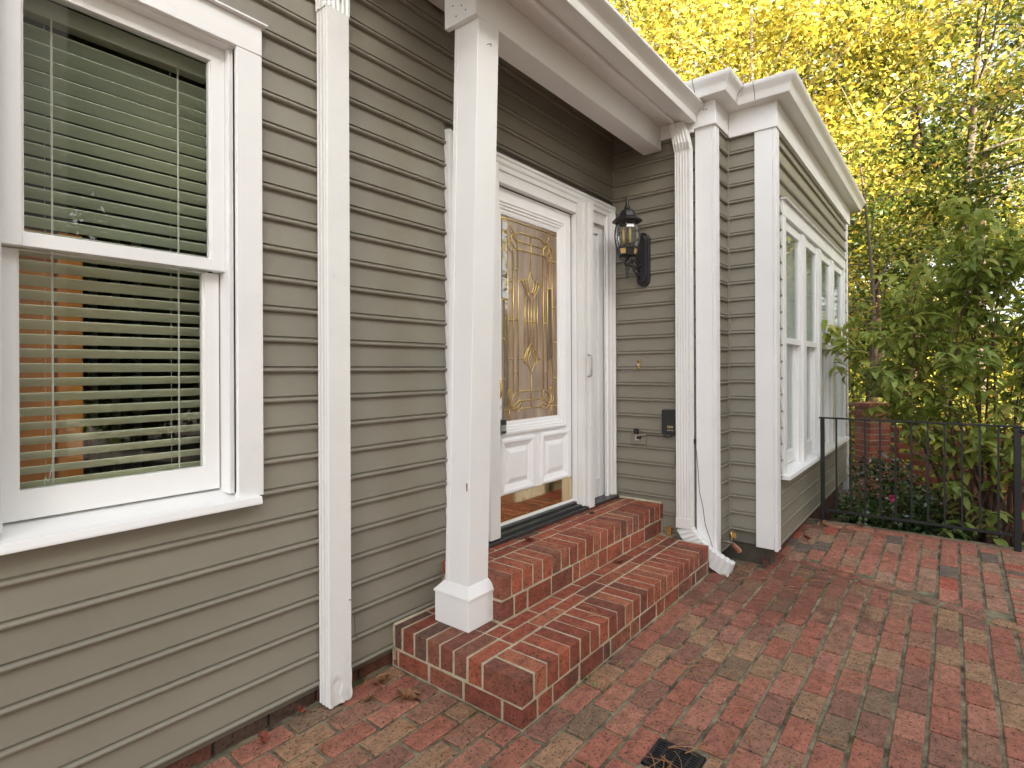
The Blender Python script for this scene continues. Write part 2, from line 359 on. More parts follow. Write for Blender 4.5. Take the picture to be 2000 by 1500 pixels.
# siding boards -----------------------------------------------------
def board_prof():
    pr = [(0.0, PIT+0.010), (0.0115, 0.0262), (0.0035, 0.0242), (0.0035, 0.0190)]
    for k in range(6):
        a = R(80 - k*34); pr.append((0.0110+0.0088*math.cos(a), 0.0095+0.0086*math.sin(a)))
    pr += [(0.004, 0.0), (-0.008, 0.0), (-0.008, PIT+0.010)]
    return pr
BP = board_prof()
bmesh_cache = {}
def board(axis, plane, a, b, z, top=None):
    """axis 'x': faces -Y, runs along X. axis 'y': faces -X, runs along Y."""
    L = b - a
    if L <= 0.01: return
    cut = top is not None and top - z < PIT
    key = (axis, round(L, 3), round(top - z, 3) if cut else 0)
    if key not in bmesh_cache:
        pr = BP
        if cut:
            h = top - z
            pr = [(p, min(q, h)) for p, q in BP]
        m = MB()
        if axis == 'x': m.prism(pr, (0,0,0), (1,0,0), (0,-1,0), (0,0,1), 0, L)
        else: m.prism(pr, (0,0,0), (0,1,0), (-1,0,0), (0,0,1), 0, L)
        me = m.mesh('siding_board'); bm = bmesh.new(); bm.from_mesh(me); bmesh.ops.recalc_face_normals(bm, faces=bm.faces); bm.to_mesh(me); bm.free()
        me.materials.append(M['sid_'+axis])
        for p in me.polygons: p.use_smooth = len(p.vertices) == 4
        me.set_sharp_from_angle(angle=R(50))
        bmesh_cache[key] = me
    o = link('siding_board', bmesh_cache[key], house)
    jit = random.uniform(-0.0008, 0.0008)
    o.location += Vector((a, plane+jit, z+jit) if axis == 'x' else (plane+jit, a, z+jit))
    return o
NAILS = []
def wall_boards(axis, plane, a, b, z0, z1, holes=(), off=0.0):
    z = z0
    while z < z1 - 0.012:
        top = min(z+PIT+0.010, z1)
        segs = [(a, b)]
        for (h0, h1, hz0, hz1) in holes:
            if z + PIT*0.9 > hz0 and z < hz1 - 0.02:
                ns = []
                for s0, s1 in segs:
                    if h1 <= s0 or h0 >= s1: ns.append((s0, s1)); continue
                    if h0 > s0: ns.append((s0, h0))
                    if h1 < s1: ns.append((h1, s1))
                segs = ns
        cut_ = []
        for s0, s1 in segs:
            if s1-s0 > 1.6 and random.random() < 0.4:
                q = random.uniform(s0+0.5, s1-0.5); cut_ += [(s0, q-0.0012), (q+0.0012, s1)]
            else: cut_.append((s0, s1))
            if axis == 'x' and plane == W:
                xx = s0+0.03
                while xx < s1:
                    if random.random() < 0.45: NAILS.append((xx+random.uniform(-.02,.02), z+0.034))
                    xx += 0.41
        segs = cut_
        for s0, s1 in segs: board(axis, plane, s0, s1, z, z1 if z+PIT+0.010 > z1 else None)
        z += PIT
WIN = (0.205, 1.040)      # main window casing outer X
wall_boards('x', W, -1.6, RX, Z0, 3.62, holes=[(WIN[0], WIN[1], 0.90, 2.665), (2.022, 3.858, 0.0, 2.615)])
wall_boards('y', RX, 1.412, W, Z0, 3.22)
wall_boards('x', JY, RX+0.058, X2, Z0+0.015, 3.045)
wall_boards('y', X2, 1.088, JY, Z0+PIT+0.02, 3.045)
BW = (4.285, 7.160, 0.592, 2.580)   # bay window group
wall_boards('x', BY, X2+0.060, 7.36, 0.125, 3.045, holes=[BW])
m = MB()
for x_, z_ in NAILS:
    yy = W-0.0105
    m.tube([(x_, yy+0.004, z_), (x_, yy-0.0008, z_)], 0.0028, 7)
nh = m.build('nail_head', 'sid_x', house); nh['kind'] = 'stuff'
# sheathing behind boards (one solid wall part) and foundation
m = MB()
m.box(-1.6, 0.26, W+0.01, W+0.16, 0.05, 3.62).box(0.985, 2.10, W+0.01, W+0.16, 0.05, 3.62).box(0.26, 0.985, W+0.01, W+0.16, 0.05, 0.92).box(0.26, 0.985, W+0.01, W+0.16, 2.60, 3.62)
m.box(2.10, 3.80, W+0.01, W+0.16, 2.56, 3.62).box(3.80, RX+0.2, W+0.01, W+0.16, 0.05, 3.62).box(2.10, 3.80, W+0.02, W+0.16, 0.0, 0.40)
m.box(RX+0.012, RX+0.12, JY+0.02, W+0.01, 0.05, 3.4)
m.box(RX+0.12, X2+0.012+0.1, JY+0.012, JY+0.1, 0.06, 3.3)
m.box(X2+0.012, X2+0.10, BY+0.012, JY+0.012, 0.13, 3.3)
m.box(X2+0.10, 4.35, BY+0.014, BY+0.12, 0.12, 3.3).box(4.35, 7.10, BY+0.014, BY+0.12, 0.12, 0.62).box(4.35, 7.10, BY+0.014, BY+0.12, 2.52, 3.3).box(7.10, 7.36, BY+0.014, BY+0.12, 0.12, 3.3)
m.box(7.30, 7.38, BY+0.12, 6.0, 0.12, 3.3)
m.build('wall_sheathing', simple('sheathing_paint', (0.16,0.15,0.12), 0.7), house)
# inside corner strips
m = MB(); m.box(RX-0.016, RX+0.002, W-0.020, W+0.002, 0.40, 3.22); m.build('corner_strip', 'sid_y', house, bevel=0.002)
m = MB(); m.box(X2-0.018, X2+0.002, JY-0.022, JY+0.002, Z0+0.1, 3.045); m.build('corner_strip', 'sid_y', house, bevel=0.002)
# foundation
m = MB(); m.box(-1.6, 1.7, W+0.035, W+0.12, -0.05, 0.10).box(1.7, RX, W+0.035, W+0.12, -0.05, 0.07).box(RX+0.04, X2+0.1, JY+0.05, JY+0.12, -0.05, 0.10)
m.box(X2+0.03, X2+0.14, BY+0.03, JY+0.08, -0.05, 0.2).box(X2+0.06, 7.20, BY+0.055, BY+0.16, -0.5, 0.14).box(7.1, 7.2, BY+0.16, 6, -0.5, 0.14)
fo = m.build('foundation', 'found', house)
m = MB(); x = -1.6
while x < 1.6:
    m.box(x, x+0.195, W+0.022+random.uniform(0,.004), W+0.05, -0.02, 0.052); m.box(x-0.1, x+0.095, W+0.024, W+0.05, 0.064, 0.13); x += 0.207
x = X2+0.05
while x < 7.0:
    m.box(x, x+0.195, BY+0.045, BY+0.07, -0.1, -0.03); m.box(x-0.1, x+0.095, BY+0.045, BY+0.07, -0.018, 0.052); m.box(x, x+0.195, BY+0.045, BY+0.07, 0.064, 0.13)
    m.box(x-0.1, x+0.095, BY+0.045, BY+0.07, -0.19, -0.11); x += 0.207
b_ = m.build('foundation_brick', 'found_brick', fo, bevel=0.002); b_['kind'] = 'stuff'

# corner boards -----------------------------------------------------
m = MB(); m.box(RX-0.024, RX+0.012, 1.292, 1.408, 0.05, 3.06); m.build('corner_board', 'white_v', house, bevel=0.002)
m = MB(); m.box(RX-0.024, RX+0.060, 1.268, 1.291, 0.05, 3.06); m.build('corner_board', 'white_v', house, bevel=0.002)
m = MB(); m.box(X2-0.026, X2+0.01, 0.967, 1.086, 0.125, 3.06); m.build('corner_board', 'white_v', house, bevel=0.002)
m = MB(); m.box(X2-0.026, X2+0.062, 0.944, 0.966, 0.115, 3.06); m.build('corner_board', 'white_v', house, bevel=0.002)
m = MB(); m.box(7.34, 7.40, 0.946, 1.0, -0.02, 3.06); m.build('corner_board', 'white_v', house, bevel=0.002)
# frieze boards
ZF0, ZF1 = 3.035, 3.225
m = MB(); m.box(RX-0.048, RX-0.012, 1.258, 1.60, ZF0+0.015, ZF1+0.03); m.build('frieze_board', 'white', house, bevel=0.002)
m = MB(); m.box(RX-0.0465, X2-0.036, 1.2565, 1.283, ZF0+0.0135, ZF1+0.0285); m.build('frieze_board', 'white', house, bevel=0.002)
m = MB(); m.box(X2-0.038, X2-0.012, 0.936, 1.2565, ZF0, ZF1+0.03); m.build('frieze_board', 'white', house, bevel=0.002)
m = MB(); m.box(X2-0.0365, 7.50, 0.9345, 0.966, ZF0-0.0015, ZF1+0.0285); m.build('frieze_board', 'white', house, bevel=0.002)
# bay soffit and gutter (two corners)
gprof = [(-0.13, 0.022), (-0.13, 0.0), (-0.002, -0.004), (0.004, -0.004), (0.010, 0.010), (0.012, 0.034), (0.024, 0.058), (0.044, 0.076), (0.052, 0.092), (0.052, 0.108), (0.046, 0.110), (0.044, 0.100), (-0.02, 0.095)]
# outward offset, height
ZG = 3.212; 
path = [Vector((3.712, 2.2)), Vector((3.712, 1.166)), Vector((3.992, 1.166)), Vector((3.992, 0.845)), Vector((7.65, 0.845))]
def sweep(path, prof, z, name, mat, sgn=1):
    m = MB(); n = len(prof); k = len(path); vs_ = []
    for i, p in enumerate(path):
        d0 = (p - path[i-1]).normalized() if i else None
        d1 = (path[i+1] - p).normalized() if i < k-1 else None
        n0 = Vector((d0.y, -d0.x)) if d0 else None; n1 = Vector((d1.y, -d1.x)) if d1 else None
        if n0 is None: mt_ = n1
        elif n1 is None: mt_ = n0
        else: mt_ = (n0+n1); mt_ = mt_/ (mt_.dot(n0))
        for a, b in prof: vs_.append((p.x+mt_.x*a*sgn, p.y+mt_.y*a*sgn, z+b))
    fs_ = [(i*n+j, i*n+(j+1) % n, (i+1)*n+(j+1) % n, (i+1)*n+j) for i in range(k-1) for j in range(n)] + [tuple(range(n-1,-1,-1)), tuple(range((k-1)*n, k*n))]
    m.add(vs_, fs_); o = m.build(name, mat, house); smooth_angle(o, 35); return o
g1 = sweep(path, gprof, ZG, 'gutter', 'gutter')
g1['label'] = 'white gutter stepping round the corners of the bay'
m = MB()   # soffit slabs: frieze top to gutter
m.box(3.80, 4.08, 1.25, 2.2, ZG+0.0005, ZG+0.02)
m.box(X2-0.02, 7.65, 0.93, 0.99, ZG+0.0006, ZG+0.021)
m.box(7.36, 7.65, 0.99, 3.0, ZG-0.006, ZG+0.02)
m.build('soffit', 'white', house)
for (x0, y0, x1, y1) in ((3.712, 1.36, 3.712, 1.363), (3.93, 1.166, 3.934, 1.166), (3.992, 1.05, 3.992, 1.053)):
    m = MB(); a = Vector((x0, y0)); b = Vector((x1, y1)); d = (b-a).normalized(); nn = Vector((d.y, -d.x))
    if abs(d.y) > .5: nn = Vector((-1, 0)); d = Vector((0, 1))
    else: nn = Vector((0, -1)); d = Vector((1, 0))
    m.prism([(p+0.0015, q) for p, q in gprof[3:10]]+[(0, 0.10)], (a.x, a.y, ZG), (d.x, d.y, 0), (nn.x, nn.y, 0), (0,0,1), 0, 0.003)
    m.build('gutter_seam', 'gap', house)
# porch beam, soffit, fascia, gutter ---------------------------------
m = MB(); m.box(1.8385, RX-0.03, 1.652, 1.79, 2.96, 3.30); m.build('porch_beam', 'white', house, bevel=0.003)
m = MB(); m.box(1.45, RX-0.032, 1.53, 1.6515, 3.128, 3.16); m.build('porch_soffit', 'white', house)
m = MB(); m.box(1.44, RX-0.045, 1.520, 1.545, 3.095, 3.24); m.build('fascia_board', 'white', house, bevel=0.002)
m = MB(); m.box(1.46, RX-0.01, 1.66, W-0.02, 3.222, 3.25); m.build('porch_ceiling', 'white', house)
m = MB(); m.box(RX-0.046, RX-0.026, 1.41, 1.6515, 3.03, 3.20); m.build('frieze_board', 'white', house, bevel=0.002)
pg = [(0.0, 0.012), (0.105, -0.012), (0.128, -0.016), (0.134, 0.000), (0.131, 0.030), (0.150, 0.058), (0.176, 0.072), (0.190, 0.086), (0.190, 0.100), (0.180, 0.102), (0.178, 0.092), (0.0, 0.085)]
m = MB(); m.prism([(p, q) for p, q in pg], (0, 1.519, 3.10), (1,0,0), (0,-1,0), (0,0,1), 1.44, RX-0.055)
g = m.build('porch_gutter', 'gutter', house); smooth_angle(g, 30); g['label'] = 'white ogee gutter along the porch edge with a leaf caught at its end'
# open end cap with dark rim
m = MB(); m.prism([(p-0.002, q+0.004) for p, q in pg], (0, 1.519, 3.10), (1,0,0), (0,-1,0), (0,0,1), RX-0.0545, RX-0.0525); m.build('gutter_end_cap', 'steel', g)
for x in (2.62, 3.30):
    m = MB(); m.prism([(p+0.0008, q) for p, q in pg[2:10]]+[(0.12, 0.09)], (0, 1.519, 3.10), (1,0,0), (0,-1,0), (0,0,1), x, x+0.0015); m.build('gutter_seam', 'alu', g)
# main eave, left of the porch
m = MB(); m.box(-1.6, 1.44, 1.60, W, 3.63, 3.66); m.build('eave_soffit', 'white', house)
# roofs ---------------------------------------------------------------
m = MB()
m.add([(1.4,1.42,3.19),(3.82,1.42,3.19),(3.95,2.4,3.45),(3.95,6.5,5.3),(1.4,6.5,5.3)], [(0,1,2,3,4)])
m.add([(-1.9,1.5,3.66),(1.4,1.5,3.66),(1.4,6.5,5.3),(-1.9,6.5,5.3)], [(0,1,2,3)])
m.add([(4.0,0.85,3.30),(7.64,0.85,3.30),(7.64,6.5,5.3),(5.6,6.5,5.3),(4.9,2.6,4.0)], [(0,1,2,3,4)])
m.add([(3.95,1.35,3.27),(4.15,1.35,3.27),(4.15,1.0,3.27),(4.9,2.6,4.0),(5.6,6.5,5.3),(3.95,6.5,5.3)], [(0,1,2,3,4,5)])
m.add([(-1.9,6.5,5.3),(7.64,6.5,5.3),(7.64,11.5,3.3),(-1.9,11.5,3.3)], [(0,1,2,3)])
m.add([(7.24,0.95,3.3),(7.24,11.4,3.3),(7.24,6.5,5.25)], [(0,1,2)])
m.build('roof', 'roof', house)
m = MB(); m.box(-1.7, 7.2, 11.3, 11.4, 0, 3.4).box(-1.7, -1.6, 2.0, 11.4, 0, 4.0); m.build('rear_wall', 'ext_wall', house)

# main window ----------------------------------------------------------
def casing(x0, x1, z0, z1, cw, yf, parent, cap=True, hd=0.11):
    # side casings
    for a, b in ((x0, x0+cw), (x1-cw, x1)):
        m = MB(); m.box(a, b, yf, yf+0.034, z0, z1-hd-0.0015); m.build('side_casing', 'white_v', parent, bevel=0.002)
    m = MB(); m.box(x0, x1, yf-0.001, yf+0.034, z1-hd, z1-0.004); m.build('head_casing', 'white', parent, bevel=0.002)
    if cap:
        m = MB(); m.prism([(0.02,0),( -0.022,0),(-0.022,0.006),(0.02,0.014)], (0, yf, z1-0.003), (1,0,0), (0,1,0), (0,0,1), x0-0.012, x1+0.012); m.build('drip_cap', 'white', parent)
win = MB().box(0.262, 0.298, 2.045, 2.20, 0.93, 2.56).box(0.946, 0.982, 2.045, 2.20, 0.93, 2.56).box(0.298, 0.946, 2.045, 2.20, 2.555, 2.60).build('window', 'white', house, bevel=0.0015)
win['label'] = 'white double hung window with half open horizontal blinds'
casing(WIN[0], WIN[1], 0.912, 2.672, 0.094, 2.028, win, hd=0.112)
def sash(x0, x1, z0, z1, gx0, gx1, gz0, gz1, y, parent, th=0.035, mat='white'):
    m = MB(); 
    m.box(x0, gx0, y, y+th, z0, z1).box(gx1, x1, y, y+th, z0, z1).box(gx0-0.0003, gx1+0.0003, y+0.0004, y+th-0.0004, z0, gz0).box(gx0-0.0003, gx1+0.0003, y+0.0004, y+th-0.0004, gz1, z1)
    # inner bevel lip
    m.box(gx0-0.0006, gx0+0.006, y+0.008, y+th-0.004, gz0, gz1).box(gx1-0.006, gx1+0.0006, y+0.008, y+th-0.004, gz0, gz1)
    s_ = m.build('sash', mat, parent, bevel=0.0015)
    m = MB(); m.box(gx0-0.002, gx1+0.002, y+0.014, y+0.018, gz0-0.002, gz1+0.002); m.build('pane', 'glass', parent)
    return s_
sash(0.315, 0.930, 1.742, 2.556, 0.363, 0.884, 1.784, 2.500, 2.090, win)
sash(0.322, 0.925, 0.944, 1.738, 0.358, 0.876, 1.030, 1.7365, 2.132, win)
m = MB(); m.box(0.298, 0.314, 2.062, 2.20, 0.93, 2.555).box(0.931, 0.946, 2.062, 2.20, 0.93, 2.555); m.build('jamb_liner', 'white_v', win, bevel=0.001)
m = MB(); m.prism([(2.00,0.893),(2.005,0.913),(2.03,0.9135),(2.20,0.945),(2.20,0.90),(2.04,0.885),(2.0,0.885)], (0,0,0), (1,0,0), (0,1,0), (0,0,1), 0.19, 1.022)
m.build('sill', 'white', win, bevel=0.0015)
m = MB(); m.lathe([(0.016,0),(0.018,0.004),(0.012,0.009),(0.004,0.011)], (0.64, 2.135, 1.785), 12); m.build('sash_lock', 'brass', win)
# bay windows ----------------------------------------------------------
bayw = MB().box(BW[0]+0.06, BW[1]-0.06, BY+0.001, BY+0.15, 2.455, 2.50).build('window_bank', 'white', house, bevel=0.001)
bayw['label'] = 'bank of four tall white double hung windows on the bay'
casing(BW[0], BW[1], 0.592, 2.586, 0.084, BY-0.028, bayw, hd=0.112)
cols = [4.369, 4.956, 5.078, 5.642, 5.760, 6.335, 6.457, 7.076]
for a, b in ((4.956, 5.078), (5.642, 5.760), (6.335, 6.457)):
    m = MB(); m.box(a, b, BY-0.025, BY+0.15, 0.62, 2.459); m.build('mullion', 'white_v', bayw, bevel=0.002)
for i in range(4):
    a, b = cols[2*i], cols[2*i+1]
    m = MB()
    m.box(a, a+0.012, BY+0.0, BY+0.15, 0.60, 2.455).box(b-0.022, b, BY+0.005, BY+0.15, 0.60, 2.455)
    m.box(b-0.030, b-0.0222, BY-0.016, BY-0.0105, 0.60, 2.455)
    m.build('jamb', 'white_v', bayw, bevel=0.001)
    sash(a+0.013, b-0.0225, 1.560, 2.454, a+0.050, b-0.058, 1.605, 2.395, BY-0.010, bayw, 0.034)
    sash(a+0.013, b-0.0225, 0.640, 1.598, a+0.050, b-0.058, 0.735, 1.560, BY+0.030, bayw, 0.034)
    m = MB(); 
    pts = []; nx = 40
    for k in range(nx+1):
        xx = a-0.03 + (b-a+0.06)*k/nx; pts.append((xx, BY+0.15+0.018*math.sin(k*1.9)+0.008*math.sin(k*0.7+i)))
    vs_ = [(p[0], p[1], z) for z in (0.55, 2.5) for p in pts]
    m.add(vs_, [(k, k+1, nx+2+k, nx+1+k) for k in range(nx)])
    cu = m.build('curtain', 'curtain', bayw, smooth=True)
m = MB(); m.prism([(0.902,0.590),(0.906,0.610),(0.94,0.614),(1.13,0.648),(1.13,0.59),(0.95,0.584),(0.902,0.584)], (0,0,0), (1,0,0), (0,1,0), (0,0,1), BW[0]-0.012, BW[1]+0.01); m.build('sill', 'white', bayw, bevel=0.001)
# interiors -------------------------------------------------------------
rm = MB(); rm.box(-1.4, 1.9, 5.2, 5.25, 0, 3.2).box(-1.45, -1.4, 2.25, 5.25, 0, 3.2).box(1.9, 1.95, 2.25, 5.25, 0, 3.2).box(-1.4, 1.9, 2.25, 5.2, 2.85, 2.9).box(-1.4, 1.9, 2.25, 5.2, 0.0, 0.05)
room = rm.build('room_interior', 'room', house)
m = MB(); m.box(-0.1, 0.505, 2.43, 2.50, 0.3, 1.86).box(0.510, 0.583, 2.415, 2.50, 0.3, 1.86).box(-0.1, 0.50, 2.415, 2.43, 1.76, 1.83).box(0.34, 0.47, 2.418, 2.43, 0.6, 1.68)
m.build('wood_cabinet', 'orange_wood', room, bevel=0.004)
for k, xx in enumerate((1.05, 1.22, 1.36, 1.5)):
    m = MB(); m.box(xx, xx+0.05, 4.9, 4.95, 0.3, 2.4); m.build('drape_fold', 'room2', room)
rm2 = MB(); rm2.box(X2+0.2, 7.25, 3.0, 3.05, 0.2, 3.0).box(X2+0.15, X2+0.2, 1.14, 3.0, 0.2, 3.0).box(7.25, 7.29, 1.14, 3.0, 0.2, 3.0).box(X2+0.2, 7.25, 1.14, 3.0, 2.9, 2.95).box(X2+0.2,7.25,1.14,3.0,0.2,0.25)
rm2.build('bay_interior', 'room2', house)

# door unit -------------------------------------------------------------
DC = 2.823
frame = MB()
frame.box(3.302, 3.372, 2.058, 2.20, 0.43, 2.53)          # hinge jamb
frame.box(2.318, 2.398, 2.058, 2.20, 0.43, 2.53)
frame.box(2.398, 3.302, 2.055, 2.20, 2.470, 2.535)        # head jamb
frame.box(3.372, 3.72, 2.056, 2.20, 2.455, 2.535).box(2.12, 2.318, 2.056, 2.20, 2.455, 2.535)
frame.box(2.25, 2.318, 2.085, 2.20, 0.43, 2.455)
fr = frame.build('door_frame', 'white', house, bevel=0.002)
fr['label'] = 'white moulded entry door frame with narrow side panels'
mprof = [(0,0.0),(0,0.030),(0.010,0.036),(0.022,0.036),(0.026,0.030),(0.048,0.028),(0.060,0.020),(0.085,0.018),(0.090,0.008),(0.104,0.006),(0.104,0.0)]
# head moulding: a = height from top down, b = outwards
m = MB(); m.prism(mprof, (0, W-0.002, 2.622), (1,0,0), (0,0,-1), (0,-1,0), 2.022, 3.829); h_ = m.build('head_moulding', 'white', fr)
m = MB(); m.prism([(p*1.25, q) for p, q in mprof], (3.8285, W-0.0015, 0), (0,0,1), (-1,0,0), (0,-1,0), 0.41, 2.6215); m.build('side_moulding', 'white_v', fr)
m = MB(); m.prism([(p*0.98, q) for p, q in mprof], (2.0225, W-0.0015, 0), (0,0,1), (1,0,0), (0,-1,0), 0.41, 2.6215); m.build('side_moulding', 'white_v', fr)
# side panels
m = MB(); m.box(3.372, 3.82, 2.10, 2.14, 0.42, 2.46); m.box(3.372, 3.44, 2.082, 2.10, 0.42, 2.455).box(3.655, 3.745, 2.082, 2.10, 0.42, 2.455).box(3.44, 3.655, 2.083, 2.10, 2.39, 2.4555).box(3.44,3.655,2.083,2.10,0.42,0.56)
m.build('side_panel', 'white_v', fr, bevel=0.002)
m = MB(); m.box(2.12, 2.25, 2.10, 2.14, 0.42, 2.46); m.build('side_panel', 'white_v', fr, bevel=0.002)
m = MB(); m.box(3.2925, 3.3018, 2.10, 2.16, 0.44, 2.475).box(2.398, 3.3018, 2.10, 2.16, 2.4625, 2.470); m.build('weather_strip', 'gap', fr)
# retractable screen housings
m = MB(); m.box(3.303, 3.340, 2.006, 2.056, 0.425, 2.535).box(3.3035, 3.3155, 1.998, 2.0055, 0.43, 2.530); sh = m.build('screen_housing', 'alu', fr, bevel=0.003)
m = MB(); m.box(3.348, 3.418, 1.985, 2.054, 0.405, 2.548).box(3.352, 3.376, 1.978, 1.9845, 0.41, 2.54); sh = m.build('screen_housing', 'alu', fr, bevel=0.003)
m = MB(); m.tube([(3.331,1.986,1.478),(3.331,1.962,1.475),(3.331,1.955,1.46),(3.331,1.955,1.345),(3.331,1.962,1.330),(3.331,1.986,1.327)], 0.0058, 8); m.build('screen_pull', 'pewter', sh, smooth=True)
m = MB(); m.box(2.312, 2.398, 2.0, 2.0565, 0.425, 2.548); m.build('screen_housing', 'alu', fr, bevel=0.003)
# thresholds
m = MB(); m.box(2.26, 3.80, 1.992, 2.20, 0.397, 0.418).box(2.315, 3.372, 2.022, 2.20, 0.4185, 0.436).box(2.398, 3.302, 2.060, 2.20, 0.4365, 0.452); m.build('threshold', 'threshold', fr, bevel=0.003)
m = MB(); m.box(2.40, 3.30, 2.083, 2.095, 0.4525, 0.468); m.build('door_sweep', 'white', fr, bevel=0.002)
# door slab with glass hole
DX0, DX1, DZ0, DZ1 = 2.400, 3.2915, 0.456, 2.462
GX0, GX1, GZ0, GZ1 = 2.527, 3.122, 1.068, 2.306
m = MB(); yf = 2.098
m.box(DX0, GX0, yf, 2.145, DZ0, DZ1).box(GX1, DX1, yf, 2.145, DZ0, DZ1).box(GX0, GX1, yf, 2.145, DZ0, GZ0).box(GX0, GX1, yf, 2.145, GZ1, DZ1)
door = m.build('entry_door', 'white_door', house)
door['label'] = 'white entry door with tall leaded glass and brass kick plate'
def frame_mould(x0, x1, z0, z1, prof, y, name, parent, mat):
    # prof: (inward distance from outer edge, outward height)
    m = MB(); n = len(prof); vs_ = []
    cs = [(x0, z0, 1, 1), (x1, z0, -1, 1), (x1, z1, -1, -1), (x0, z1, 1, -1)]
    for (cx, cz, sx, sz) in cs:
        for a, b in prof: vs_.append((cx+sx*a, y-b, cz+sz*a))
    fs_ = [(i*n+j, i*n+j+1, ((i+1) % 4)*n+j+1, ((i+1) % 4)*n+j) for i in range(4) for j in range(n-1)]
    m.add(vs_, fs_); return m.build(name, mat, parent)
gm = [(0,0.0),(0,0.012),(0.008,0.022),(0.020,0.024),(0.026,0.018),(0.036,0.018),(0.042,0.012),(0.054,0.010),(0.060,0.004),(0.075,0.002),(0.085,-0.006)]
frame_mould(GX0-0.085, GX1+0.085, GZ0-0.085, GZ1+0.085, gm, yf, 'glass_moulding', door, 'white_door')
rp = [(0,0),(0,0.010),(0.010,0.020),(0.024,0.020),(0.034,0.012),(0.050,0.006),(0.056,-0.002),(0.066,-0.002),(0.070,0.004),(0.092,0.012)]
for x0, x1 in ((2.500, 2.838), (2.905, 3.243)):
    o = frame_mould(x0, x1, 0.628, 0.965, rp, yf, 'raised_panel', door, 'white_door')
    bm = bmesh.new(); bm.from_mesh(o.data); bmesh.ops.holes_fill(bm, edges=[e for e in bm.edges if e.is_boundary and all(abs(v.co.y-(yf-0.012)) < 1e-4 for v in e.verts)]); bm.to_mesh(o.data); bm.free()
m = MB(); m.box(GX0-0.003, GX1+0.003, yf+0.004, yf+0.012, GZ0-0.003, GZ1+0.003); m.build('glass_pane', 'artglass', door)
m = MB(); m.box(2.531, 2.5855, yf-0.0035, yf+0.0038, 1.80, 2.282); m.build('bevelled_strip', 'bevelglass', door, bevel=0.003)
m = MB(); m.box(2.5545, 2.5855, yf-0.0035, yf+0.0038, 1.14, 1.795); 
m.build('bevelled_strip', 'bevelglass', door, bevel=0.003)
m = MB(); m.box(3.004, 3.052, yf-0.0035, yf+0.0038, 1.44, 1.91)
m.build('bevelled_strip', 'bevelglass', door, bevel=0.003)
# brass cames
cm = MB(); yc = yf-0.001; rr_ = 0.0024
def ln(pts, r=rr_, mirror=True, mb=None):
    mb = mb or cm
    # smooth through points
    P = [Vector((x, yc, z)) for x, z in pts]
    if len(P) > 2:
        Q = []
        for i in range(len(P)-1):
            p0 = P[max(i-1,0)]; p1 = P[i]; p2 = P[i+1]; p3 = P[min(i+2,len(P)-1)]
            for s in range(4):
                t_ = s/4; Q.append(0.5*((2*p1)+(-p0+p2)*t_+(2*p0-5*p1+4*p2-p3)*t_*t_+(-p0+3*p1-3*p2+p3)*t_**3))
        Q.append(P[-1]); P = Q
    mb.tube(P, r, 6)
    if mirror: mb.tube([Vector((2*DC-p.x, p.y, p.z)) for p in P], r, 6)
xl, xm, xo = DC-0.133, DC-0.182, DC-0.235
ln([(xl, 2.12), (xl, 1.244)]); ln([(xm, 2.10), (xm, 1.24)]); ln([(xo, 2.19), (xo, 1.25)])
ln([(DC, 2.225), (DC, 2.0)], mirror=False); ln([(DC, 1.36), (DC, 1.135)], mirror=False); ln([(DC, 1.815), (DC, 1.545)], mirror=False)
ln([(DC-0.066, 1.86), (DC-0.066, 1.47)]); ln([(DC-0.030, 1.825), (DC-0.030, 1.52)])
ln([(2.71, 2.225), (2*DC-2.71, 2.225)], mirror=False); ln([(xl, 2.17), (2*DC-xl, 2.17)], mirror=False); ln([(xl, 2.12), (2*DC-xl, 2.12)], mirror=False)
ln([(GX0, 2.285), (GX1, 2.285)], mirror=False)
for z in (1.682,): ln([(xo, z), (xl, z)]); ln([(DC-0.066, z), (DC+0.066, z)], mirror=False)
for z in (1.995, 1.36): ln([(xm, z), (xl, z)])
for z in (1.914, 1.443): ln([(xo, z), (xm, z)])
for z in (1.795, 1.56, 2.1, 1.32): ln([(GX0, z), (xo, z)])
# upper tulip
ln([(DC, 2.002), (DC-0.028, 1.95), (DC-0.024, 1.90), (DC, 1.858)])
ln([(DC, 1.817), (DC-0.033, 1.846), (DC-0.066, 1.885), (DC-0.088, 1.925), (DC-0.110, 1.932), (DC-0.133, 1.922)])
ln([(DC-0.024, 1.862), (DC-0.050, 1.90), (DC-0.056, 1.935), (DC-0.040, 1.948), (DC-0.028, 1.95)])
ln([(DC-0.050, 1.862), (DC-0.078, 1.905), (DC-0.086, 1.926), (DC-0.068, 1.944), (DC-0.055, 1.932)])
ln([(DC-0.030, 1.846), (DC-0.012, 1.866), (DC, 1.861)])
# lower tulip (inverted)
ln([(DC, 1.361), (DC-0.030, 1.41), (DC-0.028, 1.455), (DC, 1.503)])
ln([(DC, 1.545), (DC-0.035, 1.512), (DC-0.064, 1.478), (DC-0.090, 1.447), (DC-0.133, 1.444)])
ln([(DC-0.028, 1.41), (DC-0.048, 1.412), (DC-0.052, 1.44), (DC-0.040, 1.49), (DC-0.018, 1.520)])
ln([(DC-0.050, 1.414), (DC-0.072, 1.424), (DC-0.066, 1.455), (DC-0.050, 1.498)])
ln([(DC-0.024, 1.505), (DC-0.010, 1.492), (DC, 1.502)])
